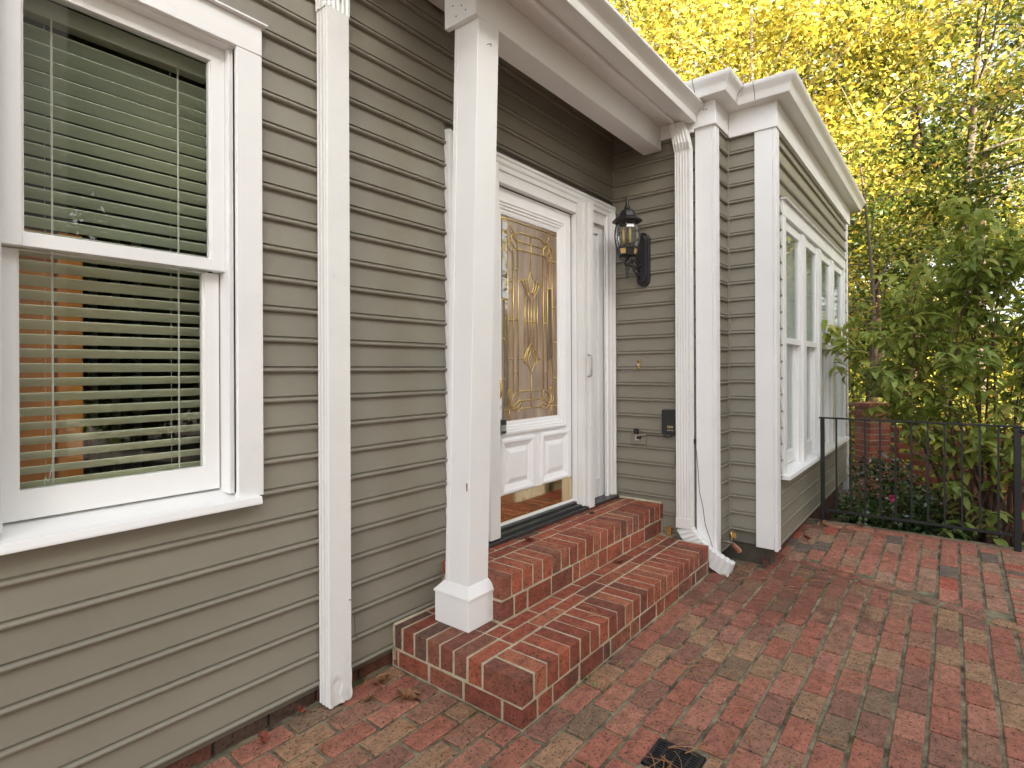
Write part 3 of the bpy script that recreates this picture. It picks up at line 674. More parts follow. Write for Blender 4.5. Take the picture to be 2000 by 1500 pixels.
# bottom frame and corner leaves
ln([(xl+0.005, 1.243), (2*DC-xl-0.005, 1.243)], mirror=False); ln([(DC-0.12, 1.185), (DC+0.12, 1.185)], mirror=False); ln([(DC-0.105, 1.136), (DC+0.105, 1.136)], mirror=False)
ln([(DC-0.128, 1.243), (DC-0.165, 1.232), (DC-0.198, 1.20), (DC-0.203, 1.165), (DC-0.196, 1.150)])
ln([(xl, 1.244), (DC-0.128, 1.205), (DC-0.150, 1.175), (DC-0.196, 1.150)])
ln([(xo+0.005, 1.262), (DC-0.213, 1.255), (DC-0.205, 1.235)]); ln([(xo+0.01, 1.262), (DC-0.245, 1.21), (DC-0.240, 1.165), (DC-0.205, 1.160)])
ln([(DC-0.215, 1.253), (DC-0.225, 1.21), (DC-0.215, 1.162)])
ln([(DC-0.150, 1.175), (DC-0.120, 1.185), (DC-0.118, 1.165), (DC-0.165, 1.142), (DC-0.190, 1.150)])
ln([(DC-0.118, 1.165), (DC-0.105, 1.150), (DC-0.110, 1.136), (DC-0.150, 1.120), (DC-0.190, 1.140)])
ln([(GX0, 1.135), (DC-0.19, 1.137)]); ln([(xo+0.01, 1.135), (xo+0.01, GZ0)])
# top corner leaves
ln([(xl+0.02, 2.225), (DC-0.155, 2.205), (DC-0.190, 2.235), (DC-0.20, 2.255)])
ln([(xl, 2.12), (DC-0.140, 2.165), (DC-0.170, 2.20), (DC-0.205, 2.215)])
ln([(xl, 2.12), (DC-0.165, 2.125), (DC-0.20, 2.165), (DC-0.190, 2.20), (xl-0.01, 2.165)])
ln([(DC-0.165, 2.125), (DC-0.195, 2.095), (DC-0.228, 2.13), (DC-0.20, 2.165)])
cam_ = cm.build('brass_caming', 'came', door, smooth=True)
kp = MB().box(2.415, 3.283, yf-0.0035, yf, 0.470, 0.628).build('kick_plate', 'kick', door)
m = MB()
for x in (2.45, 2.62, 2.85, 3.05, 3.265):
    for z in (0.480, 0.618): m.lathe([(0.004,0),(0.003,0.002)], (0,0,0), 8)
m = MB()
for x in (2.44, 2.60, 2.77, 2.94, 3.11, 3.27):
    for z in (0.480, 0.618): m.tube([(x, yf-0.003, z), (x, yf-0.006, z)], 0.004, 8)
m.build('screw', 'brass', kp)
m = MB(); m.tube([(2.447, yf-0.002, 1.345), (2.447, yf-0.03, 1.335), (2.452, yf-0.055, 1.30), (2.452, yf-0.055, 1.235), (2.447, yf-0.035, 1.19), (2.447, yf-0.002, 1.175)], [0.009,0.008,0.010,0.010,0.008,0.009], 10)
m.box(2.43, 2.465, yf-0.006, yf-0.0005, 1.14, 1.37); m.tube([(2.447, yf-0.001, 1.43), (2.447, yf-0.016, 1.43)], 0.018, 16); m.tube([(2.447, yf-0.016, 1.43), (2.447, yf-0.022, 1.43)], 0.007, 10)
m.build('door_handle', 'brass', door, bevel=0, smooth=True)

# porch post --------------------------------------------------------------
def post_shaft(bx0, bx1, by0, by1, zb, tx0, tx1, ty0, ty1, zt):
    m = MB(); m.add([(bx0,by0,zb),(bx1,by0,zb),(bx1,by1,zb),(bx0,by1,zb),(tx0,ty0,zt),(tx1,ty0,zt),(tx1,ty1,zt),(tx0,ty1,zt)],
                    [(0,3,2,1),(4,5,6,7),(0,1,5,4),(1,2,6,5),(2,3,7,6),(3,0,4,7)]); return m
post = post_shaft(1.838, 1.978, 1.732, 1.872, 0.37, 1.838, 1.982, 1.652, 1.792, 2.961).build('porch_post', 'white_v', house, bevel=0.002)
post['label'] = 'square white porch post with bevelled base standing on the lower brick step'
m = post_shaft(1.8355, 1.8405, 1.853, 1.8745, 0.37, 1.8355, 1.8405, 1.773, 1.7945, 2.96); m.build('post_trim', 'white_v', post)
m = MB(); m.box(1.820, 2.000, 1.713, 1.930, 0.189, 0.330); m.build('post_base', 'white', post, bevel=0.002)
m = MB(); m.add([(1.816,1.708,0.330),(2.004,1.708,0.330),(2.004,1.934,0.330),(1.816,1.934,0.330),(1.816,1.708,0.338),(2.004,1.708,0.338),(2.004,1.934,0.338),(1.816,1.934,0.338),(1.837,1.730,0.388),(1.979,1.730,0.388),(1.979,1.88,0.388),(1.837,1.88,0.388)],
    [(0,3,2,1),(0,1,5,4),(1,2,6,5),(2,3,7,6),(3,0,4,7),(4,5,9,8),(5,6,10,9),(6,7,11,10),(7,4,8,11),(8,9,10,11)]); m.build('base_cap', 'white', post)
m = MB(); m.box(1.808, 1.8375, 1.642, 1.835, 2.952, 3.28); m.build('beam_end_plate', 'white', house, bevel=0.002)
m = MB()
for (y, z) in ((1.70,2.99),(1.725,3.02),(1.76,2.985),(1.78,3.04),(1.68,3.05)): m.tube([(1.809,y,z),(1.8065,y,z)], 0.0035, 6)
m.build('nail_head', 'black_metal', house)
m = MB(); m.tube([(1.836,1.733,0.86),(1.829,1.728,0.855),(1.828,1.726,0.835),(1.835,1.733,0.825)], 0.0022, 6); m.build('bent_nail', 'dry_red', post)
# small dark bracket/nail pieces on post and gutter
m = MB(); m.tube([(1.90,1.655,2.86),(1.925,1.652,2.875),(1.922,1.650,2.86)], 0.0016, 5); m.build('staple', 'black_metal', post)

# downspouts ----------------------------------------------------------------
def spout_prof(wd, dp, ribs=5, frac=0.62):
    # local (a along wall, b outwards); ribs on the -a side face and front
    return [(0,0),(wd,0),(wd,dp),(0,dp)]
def spout(name, path, wdir, wd, dp, parent, label=None, ribs_side=True, front_ribs=True):
    """path list of (point(center back), outward vec). builds a ribbed rectangular pipe along path"""
    m = MB(); prof = []
    # section starting at back-left, go along left side (dp) with ribs, front, right, back
    nr = 4
    def edge(a0, b0, a1, b1, na, nb, rib, n=nr):
        out = []
        for i in range(n*4):
            t_ = i/(n*4.0); off = (0.0032 if (i % 4) in (1, 2) else 0.0) if rib else 0.0
            if i < 1: off = 0
            out.append((a0+(a1-a0)*t_ - na*off, b0+(b1-b0)*t_ - nb*off))
        return out
    hw = wd/2
    prof += edge(-hw, 0, -hw, dp, -1, 0, ribs_side, 3)
    prof += edge(-hw+0.004, dp, hw-0.004, dp, 0, 1, front_ribs, 5)
    prof += edge(hw, dp, hw, 0, 1, 0, ribs_side, 3)
    prof += [(hw, 0)]
    n = len(prof); k = len(path); vs_ = []
    for (p, o) in path:
        p = Vector(p); o = Vector(o); wv = Vector(wdir)
        for a, b in prof: vs_.append(p + wv*a + o*b)
    fs_ = [(i*n+j, i*n+(j+1) % n, (i+1)*n+(j+1) % n, (i+1)*n+j) for i in range(k-1) for j in range(n)] + [tuple(range(n-1,-1,-1)), tuple(range((k-1)*n, k*n))]
    m.add(vs_, fs_); o_ = m.build(name, 'alu', parent)
    if label: o_['label'] = label
    return o_
# left downspout on the main wall: front face -Y
d1 = spout('downspout', [((1.332,2.043,0.010),(0,-1,0)), ((1.332,2.043,0.14),(0,-0.97,0)), ((1.332,2.043,2.86),(0,-1,0))], (1,0,0), 0.106, 0.070, house, 'straight white downspout with a dented foot', front_ribs=False)
# plain front cover and dent
m = MB(); 
fx = np.linspace(1.282, 1.384, 12); fz = np.linspace(0.008, 0.135, 12); vs_ = []
for z in fz:
    for x in fx:
        d = 0.020*math.exp(-((x-1.315)/0.014)**2)*min(1, max(0, (0.135-z)/0.05))*(0.6+0.4*math.sin(z*90)) + 0.004*math.sin(x*260+z*90)*(1 if z < 0.05 else 0.2)
        vs_.append((x, 1.9705+d, z))
m.add(vs_, [(i*12+j, i*12+j+1, (i+1)*12+j+1, (i+1)*12+j) for i in range(11) for j in range(11)]); m.build('dented_foot', 'alu', d1, smooth=True)
spout('elbow', [((1.332,2.043,2.855),(0,-1.03,0)), ((1.332,2.043,2.93),(0,-1.04,0)), ((1.332,2.02,3.05),(0,-0.95,-0.3)), ((1.332,1.80,3.35),(0,-0.8,-0.6)), ((1.332,1.66,3.6),(0,-1,0))], (1,0,0), 0.116, 0.068, d1)
m = MB(); m.tube([(1.345,1.9745,2.905),(1.345,1.968,2.905)], 0.004, 8).tube([(1.378,1.9745,0.42),(1.378,1.969,0.42)], 0.0035, 8); m.build('screw', 'steel', d1)
# right downspout on return wall: faces -X, ends in elbow that sweeps towards -Y
yc2 = 1.476
d2 = spout('downspout', [((3.824,yc2,0.262),(-1,0,0)), ((3.824,yc2,2.93),(-1,0,0))], (0,-1,0), 0.108, 0.068, house, 'white downspout beside the lamp wall with curved outlet behind the step')
spout('elbow', [((3.824,yc2,2.90),(-1.06,0,0)), ((3.80,yc2,2.945),(-1.06,0,0)), ((3.81,yc2+0.035,3.10),(-1,0,0))], (0,-1,0), 0.112, 0.068, d2)
m = MB(); m.box(3.7515, 3.757, yc2-0.056, yc2+0.054, 0.262, 0.335); m.build('sleeve', 'alu', d2, bevel=0.002)
# ribbed elbow sweep in YZ plane
m = MB(); k = 22; vs_ = []; n = 4
for i in range(k+1):
    t_ = i/k; a = t_*R(62)
    cy, cz = 1.30, 0.30    # approx arc: from vertical at (yc2, .26) curving to -Y
    rr0 = 0.22
    py = yc2 - 0.0 - (rr0*(1-math.cos(a)))*1.25 - t_*0.17; pz = 0.262 - rr0*math.sin(a)*1.02 - t_*0.035
    dy, dz = -math.sin(a*1.1)-0.25, -math.cos(a*1.1); L_ = math.hypot(dy, dz); dy /= L_; dz /= L_
    ny, nz = dz, -dy   # normal in plane
    hw = 0.056*(1.0 if i % 2 else 0.90)
    for sy in (-1, 1):
        for xx in (3.756, 3.822):
            vs_.append((xx + (0.007 if (i % 2 and xx < 3.8) else 0), py+ny*hw*sy, pz+nz*hw*sy))
fs_ = []
for i in range(k):
    b = i*4; 
    for (p, q) in ((0,1),(1,3),(3,2),(2,0)): fs_.append((b+p, b+q, b+4+q, b+4+p))
m.add(vs_, fs_ + [(0,1,3,2)]); o_ = m.build('outlet_elbow', 'alu', d2)

# lantern --------------------------------------------------------------------
LX, LY = 3.625, 1.83
lan = thing('wall_lantern', (3.82, 1.80, 2.2), 'black carriage lantern with curved glass on a scrolled bracket beside the door', 'lantern')
prof = [(-0.048,2.035),(-0.040,2.008),(-0.018,1.992),(0,1.988),(0.018,1.992),(0.040,2.008),(0.048,2.035),(0.048,2.345),(0.034,2.372),(0.014,2.385),(0,2.388),(-0.014,2.385),(-0.034,2.372),(-0.048,2.345)]
m = MB(); m.prism(prof, (0, 1.795, 0), (1,0,0), (0,1,0), (0,0,1), 3.800, 3.838)
m.prism([(p*0.72, (q-2.19)*0.9+2.19) for p, q in prof], (0, 1.795, 0), (1,0,0), (0,1,0), (0,0,1), 3.784, 3.7998); m.build('back_plate', 'lamp_metal', lan, bevel=0.004)
m = MB()
m.tube([(3.80,1.80,2.16),(3.76,1.805,2.13),(3.70,1.815,2.12),(3.65,1.825,2.125),(LX,LY,2.145)], [0.012,0.010,0.008,0.009,0.012], 8)
def scroll(cx, cz, r0, turns, s=1, y=1.812):
    pts = []
    for i in range(22):
        a = i/21*turns*2*math.pi; r = r0*(1-0.7*i/21); pts.append((cx+r*math.cos(a)*s, y, cz+r*math.sin(a)))
    return pts
m.tube(scroll(3.762, 2.075, 0.030, 1.3), 0.0055, 6); m.tube(scroll(3.735, 2.165, 0.026, 1.2, -1), 0.0055, 6); m.tube(scroll(3.690, 2.102, 0.020, 1.2), 0.0045, 6); m.tube(scroll(3.665, 2.155, 0.022, 1.2, -1), 0.0045, 6)
m.tube([(3.80,1.80,2.05),(3.77,1.803,2.045),(3.73,1.81,2.07),(3.70,1.815,2.10)], 0.006, 6)
m.build('bracket', 'lamp_metal', lan, smooth=True)
n8 = 8
m = MB(); m.lathe([(0.004,2.030),(0.010,2.045),(0.007,2.055),(0.013,2.068),(0.009,2.078),(0.017,2.095),(0.011,2.108),(0.020,2.125),(0.026,2.135),(0.026,2.145),(0.014,2.158),(0.014,2.175),(0.040,2.188)], (LX,LY,0), 14); m.build('bottom_finial', 'lamp_metal', lan, smooth=True)
m = MB()
for j in range(4):
    a = j*math.pi/2+0.5; m.tube([(LX+0.014*math.cos(a),LY+0.014*math.sin(a),2.155),(LX+0.045*math.cos(a),LY+0.045*math.sin(a),2.165),(LX+0.062*math.cos(a),LY+0.062*math.sin(a),2.195)], 0.005, 6)
m.lathe([(0.058,2.190),(0.070,2.190),(0.072,2.200),(0.060,2.203)], (LX,LY,0), n8, R(22.5)); m.lathe([(0.068,2.238),(0.079,2.240),(0.080,2.250),(0.070,2.252)], (LX,LY,0), n8, R(22.5))
# gallery between rings (open octagon frame)
for j in range(n8):
    a = R(22.5)+j*math.pi/4; m.tube([(LX+0.064*math.cos(a),LY+0.064*math.sin(a),2.198),(LX+0.073*math.cos(a),LY+0.073*math.sin(a),2.242)], 0.006, 6)
cage = [(0.073,2.248),(0.083,2.285),(0.088,2.33),(0.086,2.375),(0.078,2.41),(0.070,2.425)]
for j in range(n8):
    a = R(22.5)+j*math.pi/4; m.tube([(LX+r*math.cos(a),LY+r*math.sin(a),z) for r, z in cage], 0.0042, 6)
m.lathe([(0.064,2.418),(0.080,2.420),(0.080,2.430),(0.064,2.432)], (LX,LY,0), n8, R(22.5)); m.build('cage', 'lamp_metal', lan)
for j in range(n8):
    a0 = R(22.5)+j*math.pi/4; a1 = a0+math.pi/4; mm_ = MB(); vs_ = []
    for r, z in cage:
        for a in (a0, a1): vs_.append((LX+(r-0.002)*math.cos(a), LY+(r-0.002)*math.sin(a), z))
    mm_.add(vs_, [(2*i, 2*i+1, 2*i+3, 2*i+2) for i in range(len(cage)-1)]); mm_.build('glass_panel', 'lamp_glass', lan, smooth=True)
for j in range(n8):
    a0 = R(22.5)+j*math.pi/4; a1 = a0+math.pi/4
    MB().add([(LX+r*math.cos(a), LY+r*math.sin(a), z) for r, z in ((0.063,2.202),(0.071,2.240)) for a in (a0, a1)], [(0,1,3,2)]).build('gallery_panel', 'candle' if j % 2 else 'lamp_metal', lan)
m = MB(); m.lathe([(0.086,2.428),(0.104,2.432),(0.108,2.440),(0.100,2.452),(0.068,2.470),(0.056,2.500),(0.046,2.515),(0.030,2.522),(0.018,2.524)], (LX,LY,0), n8, R(22.5)); m.build('roof_cap', 'lamp_metal', lan)
m = MB(); m.lathe([(0.018,2.522),(0.022,2.530),(0.020,2.545),(0.010,2.552),(0.014,2.562),(0.008,2.572),(0.011,2.582),(0.006,2.592),(0.008,2.600),(0.004,2.610),(0.005,2.618),(0.001,2.628)], (LX,LY,0), 12); m.build('top_finial', 'lamp_metal', lan, smooth=True)
for dx, dy in ((0.020, 0.022), (-0.012, -0.028), (-0.02, 0.018)):
    m = MB(); m.lathe([(0.009,2.252),(0.009,2.278)], (LX+dx,LY+dy,0), 10); m.build('socket', 'lamp_metal', lan)
    m = MB(); m.lathe([(0.009,2.278),(0.0095,2.32),(0.011,2.335),(0.011,2.36),(0.006,2.385),(0.002,2.395)], (LX+dx,LY+dy,0), 10); m.build('candle_bulb', 'candle', lan, smooth=True)

# timer box, outlet, doorbell -------------------------------------------------
tb = thing('timer_box', (3.83, 1.59, 0.99), 'black plastic timer box with small display plugged in beside the downspout', 'timer')
m = MB(); m.box(3.785, 3.835, 1.535, 1.647, 0.905, 1.084); m.build('case', 'plastic', tb, bevel=0.006, seg=2)
m = MB(); m.box(3.7835, 3.7847, 1.560, 1.602, 0.954, 0.970); m.build('display', 'lcd', tb)
for k in range(4):
    m = MB(); y = 1.600-k*0.013; m.tube([(3.785, y, 0.938), (3.783, y, 0.938)], 0.0032, 8); m.build('button', 'ivory', tb)
m = MB(); m.tube([(3.805,1.62,0.905),(3.80,1.625,0.893),(3.795,1.66,0.888),(3.79,1.71,0.890),(3.787,1.76,0.888),(3.785,1.80,0.876),(3.79,1.822,0.866)], 0.0032, 6)
m.tube([(3.805,1.575,0.905),(3.80,1.575,0.893),(3.795,1.60,0.886),(3.795,1.64,0.89)], 0.005, 6); m.build('power_cord', 'plastic', tb, smooth=True)
m = MB(); m.box(3.775, 3.806, 1.812, 1.842, 0.857, 0.880); m.build('plug', 'plastic', tb, bevel=0.004)
m = MB(); m.tube([(3.80,1.545,0.905),(3.803,1.543,0.80),(3.80,1.552,0.74),(3.80,1.545,0.68),(3.805,1.540,0.63),(3.806,1.535,0.70)], 0.003, 6); m.build('spare_cord', 'plastic', tb, smooth=True)
ol = thing('outlet', (3.83, 1.84, 0.86), 'outdoor power outlet on a grey painted plate with flip cover raised', 'outlet')
m = MB(); m.box(3.8225, 3.838, 1.785, 1.896, 0.815, 0.893); m.build('plate', 'sid_y', ol, bevel=0.002)
m = MB(); m.box(3.8185, 3.8222, 1.834, 1.868, 0.843, 0.882).tube([(3.8190,1.851,0.873),(3.8155,1.851,0.873)], 0.011, 12).tube([(3.8190,1.851,0.852),(3.8155,1.851,0.852)], 0.011, 12); m.build('socket_face', 'ivory', ol)
m = MB(); m.box(3.795, 3.821, 1.838, 1.874, 0.892, 0.932); m.build('flip_cover', 'plastic', ol, bevel=0.004)
db = thing('doorbell', (3.83, 1.842, 1.41), 'small brass doorbell button on the siding below the lantern', 'doorbell')
m = MB(); m.box(3.822, 3.838, 1.829, 1.855, 1.375, 1.445); m.build('plate', 'brass', db, bevel=0.005)
m = MB(); m.tube([(3.822,1.842,1.41),(3.8165,1.842,1.41)], 0.0085, 14); m.build('button', 'ivory', db, smooth=False)
# key lockbox hanging on handle
lb = thing('key_lockbox', (2.465, 2.04, 1.05), 'grey key lockbox hanging from the brass door handle', 'lockbox')
m = MB(); m.box(2.432, 2.489, 2.028, 2.060, 1.000, 1.092); m.build('body', 'steel', lb, bevel=0.006, seg=2)
m = MB(); m.tube([(2.440,2.045,1.09),(2.440,2.045,1.135),(2.447,2.045,1.155),(2.460,2.045,1.165),(2.472,2.045,1.155),(2.478,2.045,1.135),(2.478,2.045,1.09)], 0.0045, 8); m.build('shackle', 'steel', lb, smooth=True)
m = MB(); m.box(2.438, 2.483, 2.0255, 2.0278, 1.058, 1.088); m.build('dial_cover', 'plastic', lb)
m = MB(); m.box(2.440, 2.481, 2.0255, 2.0278, 1.010, 1.022); m.build('name_strip', 'plastic', lb)
# hose bib
hb = thing('garden_tap', (3.98, 1.24, 0.22), 'old garden tap with round handle low in the corner of the walls', 'tap')
m = MB(); m.tube([(3.935,1.268,0.222),(3.935,1.20,0.222),(3.945,1.17,0.212)], [0.012,0.013,0.015], 10); m.tube([(3.945,1.19,0.215),(3.952,1.175,0.262)], 0.010, 8); m.build('valve_body', 'valve', hb, smooth=True)
m = MB(); 
for j in range(6):
    a = j*math.pi/3; m.tube([(3.953,1.17,0.272),(3.953+0.028*math.cos(a),1.17+0.012*math.sin(a),0.272+0.024*math.sin(a))], 0.004, 5)
m.tube([(3.953+0.028*math.cos(j*math.pi/8),1.17+0.012*math.sin(j*math.pi/8),0.272+0.024*math.sin(j*math.pi/8)) for j in range(17)], 0.0045, 6); m.build('handle', 'brass', hb)
m = MB(); m.tube([(3.945,1.175,0.212),(3.975,1.150,0.175),(3.985,1.14,0.155)], [0.014,0.017,0.019], 12); m.build('spout', 'copper', hb)
hb.location += Vector((-0.015, 0.022, -0.045))
# thin wire down corner board
wr = MB(); wr.tube([(3.822,1.412,0.86),(3.818,1.402,0.78),(3.816,1.392,0.66),(3.818,1.385,0.52),(3.815,1.36,0.42),(3.816,1.345,0.30),(3.816,1.30,0.17),(3.82,1.285,0.12)], 0.0018, 5)
wr.box(3.812, 3.826, 1.408, 1.420, 0.855, 0.885)
tag(wr.build('thin_cable', 'plastic'), 'thin black cable hanging down the white corner board', 'cable')

# blinds -----------------------------------------------------------------------
bl = thing('window_blind', (0.62, 2.21, 1.0), 'pale green white horizontal blind hanging inside the left window', 'blind')
sx0, sx1 = 0.325, 0.920
sm_ = MB(); wv = 0.048; th = R(33); n = 5
pr = []
for k in range(n+1):
    s = k/n; pr.append((s*wv*math.cos(th)+0.0, -s*wv*math.sin(th)+0.0035*math.sin(math.pi*s)))
pr2 = pr + [(a, b-0.0022) for a, b in reversed(pr)]
sm_.prism(pr2, (0,0,0), (1,0,0), (0,1,0), (0,0,1), 0, sx1-sx0)
sme = sm_.mesh('slat'); bm = bmesh.new(); bm.from_mesh(sme); bmesh.ops.recalc_face_normals(bm, faces=bm.faces); bm.to_mesh(sme); bm.free(); sme.materials.append(M['slat'])
z = 1.087-0.0448
k = 0
while z < 2.45:
    o = link('slat', sme, bl); o.location += Vector((sx0, 2.190, z+0.004)); o.rotation_euler = (random.uniform(-0.03,0.03) + (0.10 if z > 1.75 else 0), random.uniform(-0.0015,0.0015), 0)
    z += 0.0448; k += 1
m = MB(); m.box(sx0, sx1, 2.19, 2.235, 0.995, 1.015); m.build('bottom_rail', 'slat', bl, bevel=0.002)
m = MB(); m.box(sx0, sx1, 2.19, 2.24, 2.475, 2.53); m.build('head_rail', 'slat', bl, bevel=0.002)
m = MB()
for x in (0.449, 0.452, 0.807, 0.810): m.tube([(x, 2.186, 2.48), (x, 2.186, 1.0)], 0.0012, 5)
for x in (0.442, 0.800):
    m.tube([(x, 2.232, 2.48), (x, 2.232, 1.0)], 0.0009, 5)
m.tube([(0.455,2.18,1.25),(0.452,2.178,1.12),(0.437,2.176,1.04),(0.43,2.178,1.055),(0.425,2.177,1.02)], 0.0011, 5); m.build('ladder_cord', 'cord', bl)

# ------------------------------------------------------------------ brick steps
steps = thing('brick_steps', (2.7, 1.65, 0), 'two red brick entry steps with pale mortar leading up to the white door', 'steps')
bcache = {}
def bbrick(dx, dy, dz, mat, parent, x, y, z, jit=0.0015, bev=0.003, name='brick', rot=0.0):
    key = (round(dx,3), round(dy,3), round(dz,3), mat, bev, random.randrange(3))
    if key not in bcache:
        bm = bmesh.new(); bmesh.ops.create_cube(bm, size=1.0)
        for v in bm.verts: v.co = Vector((v.co.x*dx, v.co.y*dy, v.co.z*dz)) + Vector((random.uniform(-1,1), random.uniform(-1,1), random.uniform(-1,1)))*0.0012
        bmesh.ops.bevel(bm, geom=bm.edges[:], offset=bev, segments=1, affect='EDGES')
        me = bpy.data.meshes.new(name); bm.to_mesh(me); bm.free(); me.materials.append(M[mat]); bcache[key] = me
    o = link(name, bcache[key], parent)
    o.location += Vector((x+dx/2+random.uniform(-jit,jit), y+dy/2+random.uniform(-jit,jit), z+dz/2+random.uniform(-jit,jit)))
    o.rotation_euler = (random.uniform(-.004,.004), random.uniform(-.004,.004), random.uniform(-.006,.006)+rot)
    return o
def step_bricks(x0, x1, y0, y1, z0, zm, zt, leftend=True):
    g_ = 0.011
    # upper course: corner brick
    hz = zt - zm - 0.004
    SB = 'step_brick'
    bbrick(0.075, 0.198, hz, 'corner_brick', steps, x0, y0, zm+0.004)
    x = x0+0.086
    while x < x1 - 0.03:
        wd = min(0.075, x1-x); bbrick(wd, 0.198, hz, SB, steps, x, y0, zm+0.004); x += 0.0857
    # left end bricks
    y = y0+0.198+g_
    if leftend:
        while y < y1-0.02:
            dy = min(0.0715, y1-y-0.002); bbrick(0.198, dy, hz, SB, steps, x0, y, zm+0.004); y += 0.0825
        xs = x0+0.209
    else: xs = x0
    # fill rows on top
    y = y0+0.209; r = 0
    while y < y1-0.02:
        dy = min(0.073, y1-y-0.002)
        if leftend and y > YB: break
        x = xs - (0.1 if r % 2 else 0.0)
        while x < x1-0.02:
            xa = max(x, xs); xb = min(x+0.196, x1)
            if xb-xa > 0.03: bbrick(xb-xa, dy, hz*0.6, SB, steps, xa, y, zt-hz*0.6)
            x += 0.2075
        y += 0.0835; r += 1
    # lower course stretchers front
    hz2 = zm - 0.006 - z0
    x = x0; pat = [0.198, 0.096, 0.198, 0.198, 0.062, 0.198, 0.096]; i = 1
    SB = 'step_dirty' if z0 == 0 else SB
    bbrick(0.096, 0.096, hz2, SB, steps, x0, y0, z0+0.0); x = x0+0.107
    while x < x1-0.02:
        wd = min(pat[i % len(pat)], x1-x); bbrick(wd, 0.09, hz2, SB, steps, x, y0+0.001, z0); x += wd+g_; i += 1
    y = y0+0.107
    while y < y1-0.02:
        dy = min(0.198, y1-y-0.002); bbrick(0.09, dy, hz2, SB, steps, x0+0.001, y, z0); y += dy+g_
    x = x1
YB = 1.66
step_bricks(1.668, 3.742, 1.290, 2.058, 0.0, 0.083, 0.188)
step_bricks(1.990, 3.835, 1.660, 2.058, 0.19, 0.287, 0.395, leftend=False)
y = 1.668
while y < 2.0:
    bbrick(0.104, 0.0715, 0.06, 'step_brick', steps, 1.877, y, 0.128); y += 0.0825
m = MB(); m.box(1.671, 3.739, 1.2932, 2.060, -0.03, 0.1848).box(1.680, 3.835, 1.56, 2.0605, 0.0, 0.1849).box(1.993, 3.838, 1.6635, 2.062, 0.17, 0.3918)
m.build('mortar_core', 'mortar', steps)
m = MB(); m.prism([(0,0),(0.011,0),(0,0.010)], (1.668, 2.045, 0.186), (1,0,0), (0,-1,0), (0,0,1), 0, 0.42)
m.box(1.664, 1.672, 2.036, 2.050, 0.03, 0.19); m.build('mortar_fillet', 'mortar', steps)
m = MB(); m.prism([(0,0),(0.012,0),(0.0,0.012)], (RX-0.019, 1.67, 0.394), (0,1,0), (-1,0,0), (0,0,1), 0, 0.37)
m.build('mortar_fillet', 'mortar', steps)

# ------------------------------------------------------------------ patio
def gz(x, y):   # patio grade
    e = 4.02+0.37*y
    return 0.0 if x < e else min(0.055, (x-e)*0.045)
patio = bpy.data.objects.new('patio', None)
m = MB(); nx_, ny_ = 60, 40; vs_ = []
xs_ = np.linspace(-2.6, 5.50, nx_); ys_ = np.linspace(-3.2, 2.10, ny_)
for y in ys_:
    for x in xs_: vs_.append((x, y, gz(x, y)-0.008))
m.add(vs_, [(j*nx_+i, j*nx_+i+1, (j+1)*nx_+i+1, (j+1)*nx_+i) for j in range(ny_-1) for i in range(nx_-1)])
m.box(-2.6, 5.50, -3.2, 2.10, -0.42, -0.02)
patio = m.build('patio', 'bed'); struct(patio); 
DR = (1.795, 1.955, 0.690, 0.862)  # drain X0 X1 Y0 Y1
def vis(x, y):
    d = x*fw.x+y*fw.y; 
    if d < 0.3: return False
    u = (x*rt.x+y*rt.y)/d*1079; v = -H/d*1079
    return abs(u) < 1060 and v > -830
cands = []
row = 0; Yt = 2.054 ; P = 0.1095
k = -2
while True:
    yb = 1.835 - P*(k+1); 
    if yb < -3.1: break
    offx = 1.447 if (k % 2) else 1.340
    y1 = yb+P
    x = offx - 0.2145*20
    while x < 5.32:
        cands.append((x, yb, k)); x += 0.2145
    k += 1
edge = lambda y: 4.02+0.37*y
parts = 0; rest = MB(); items = []
for (x, yb, k) in cands:
    x0, x1, y0, y1 = x+0.0070, x+0.2065, yb+0.0075, yb+P-0.0075
    if x1 < -2.5: continue
    if y1 > 2.07: y1 = 2.07
    if y1-y0 < 0.02: continue
    xm, ym = (x0+x1)/2, (y0+y1)/2
    if x0 > 1.60 and x1 < 3.76 and y0 > 1.29: continue              # under the steps
    if x0 < 1.66 < x1 and y0 > 1.28: x1 = 1.66
    if x0 < 3.75 < x1 and y0 > 1.28: x0 = 3.755
    if 1.66 < xm < 3.75 and y0 < 1.285 < y1: y1 = 1.283
    if x1 > RX+0.03 and y1 > JY+0.05: continue
    if x1 > X2+0.06 and y1 > BY+0.04: 
        if y0 < BY+0.02: y1 = BY+0.05
        else: continue
    # drain cut-out
    if x1 > DR[0] and x0 < DR[1] and y1 > DR[2] and y0 < DR[3]:
        if min(y1, DR[3]) - max(y0, DR[2]) < 0.055:
            if y0 < DR[2]: y1 = DR[2]-0.004
            else: y0 = DR[3]+0.004
        else:
            if x1 > DR[1]+0.02 and x0 < DR[0]-0.02: items.append((DR[1]+0.004, x1, y0, y1, 0.0))
            if x0 < DR[0]-0.02: x1 = DR[0]-0.004
            elif x1 > DR[1]+0.02: x0 = DR[1]+0.004
            else: continue
    # transition header row along the diagonal and border at right
    e = edge(ym)
    if ym < 0.9:
        if x0 < e-0.02 < x1: x1 = e-0.025
        elif e-0.02 <= x0 < e+0.10:
            x0 = e+0.095
        if x1-x0 < 0.03: continue
    if ym < -0.27 and x1 > 3.93+0.0: 
        if y0 < -0.27: continue
    if x1 > 5.30: x1 = 5.30
    if x1-x0 < 0.03: continue
    items.append((x0, x1, y0, y1, gz((x0+x1)/2, ym)))
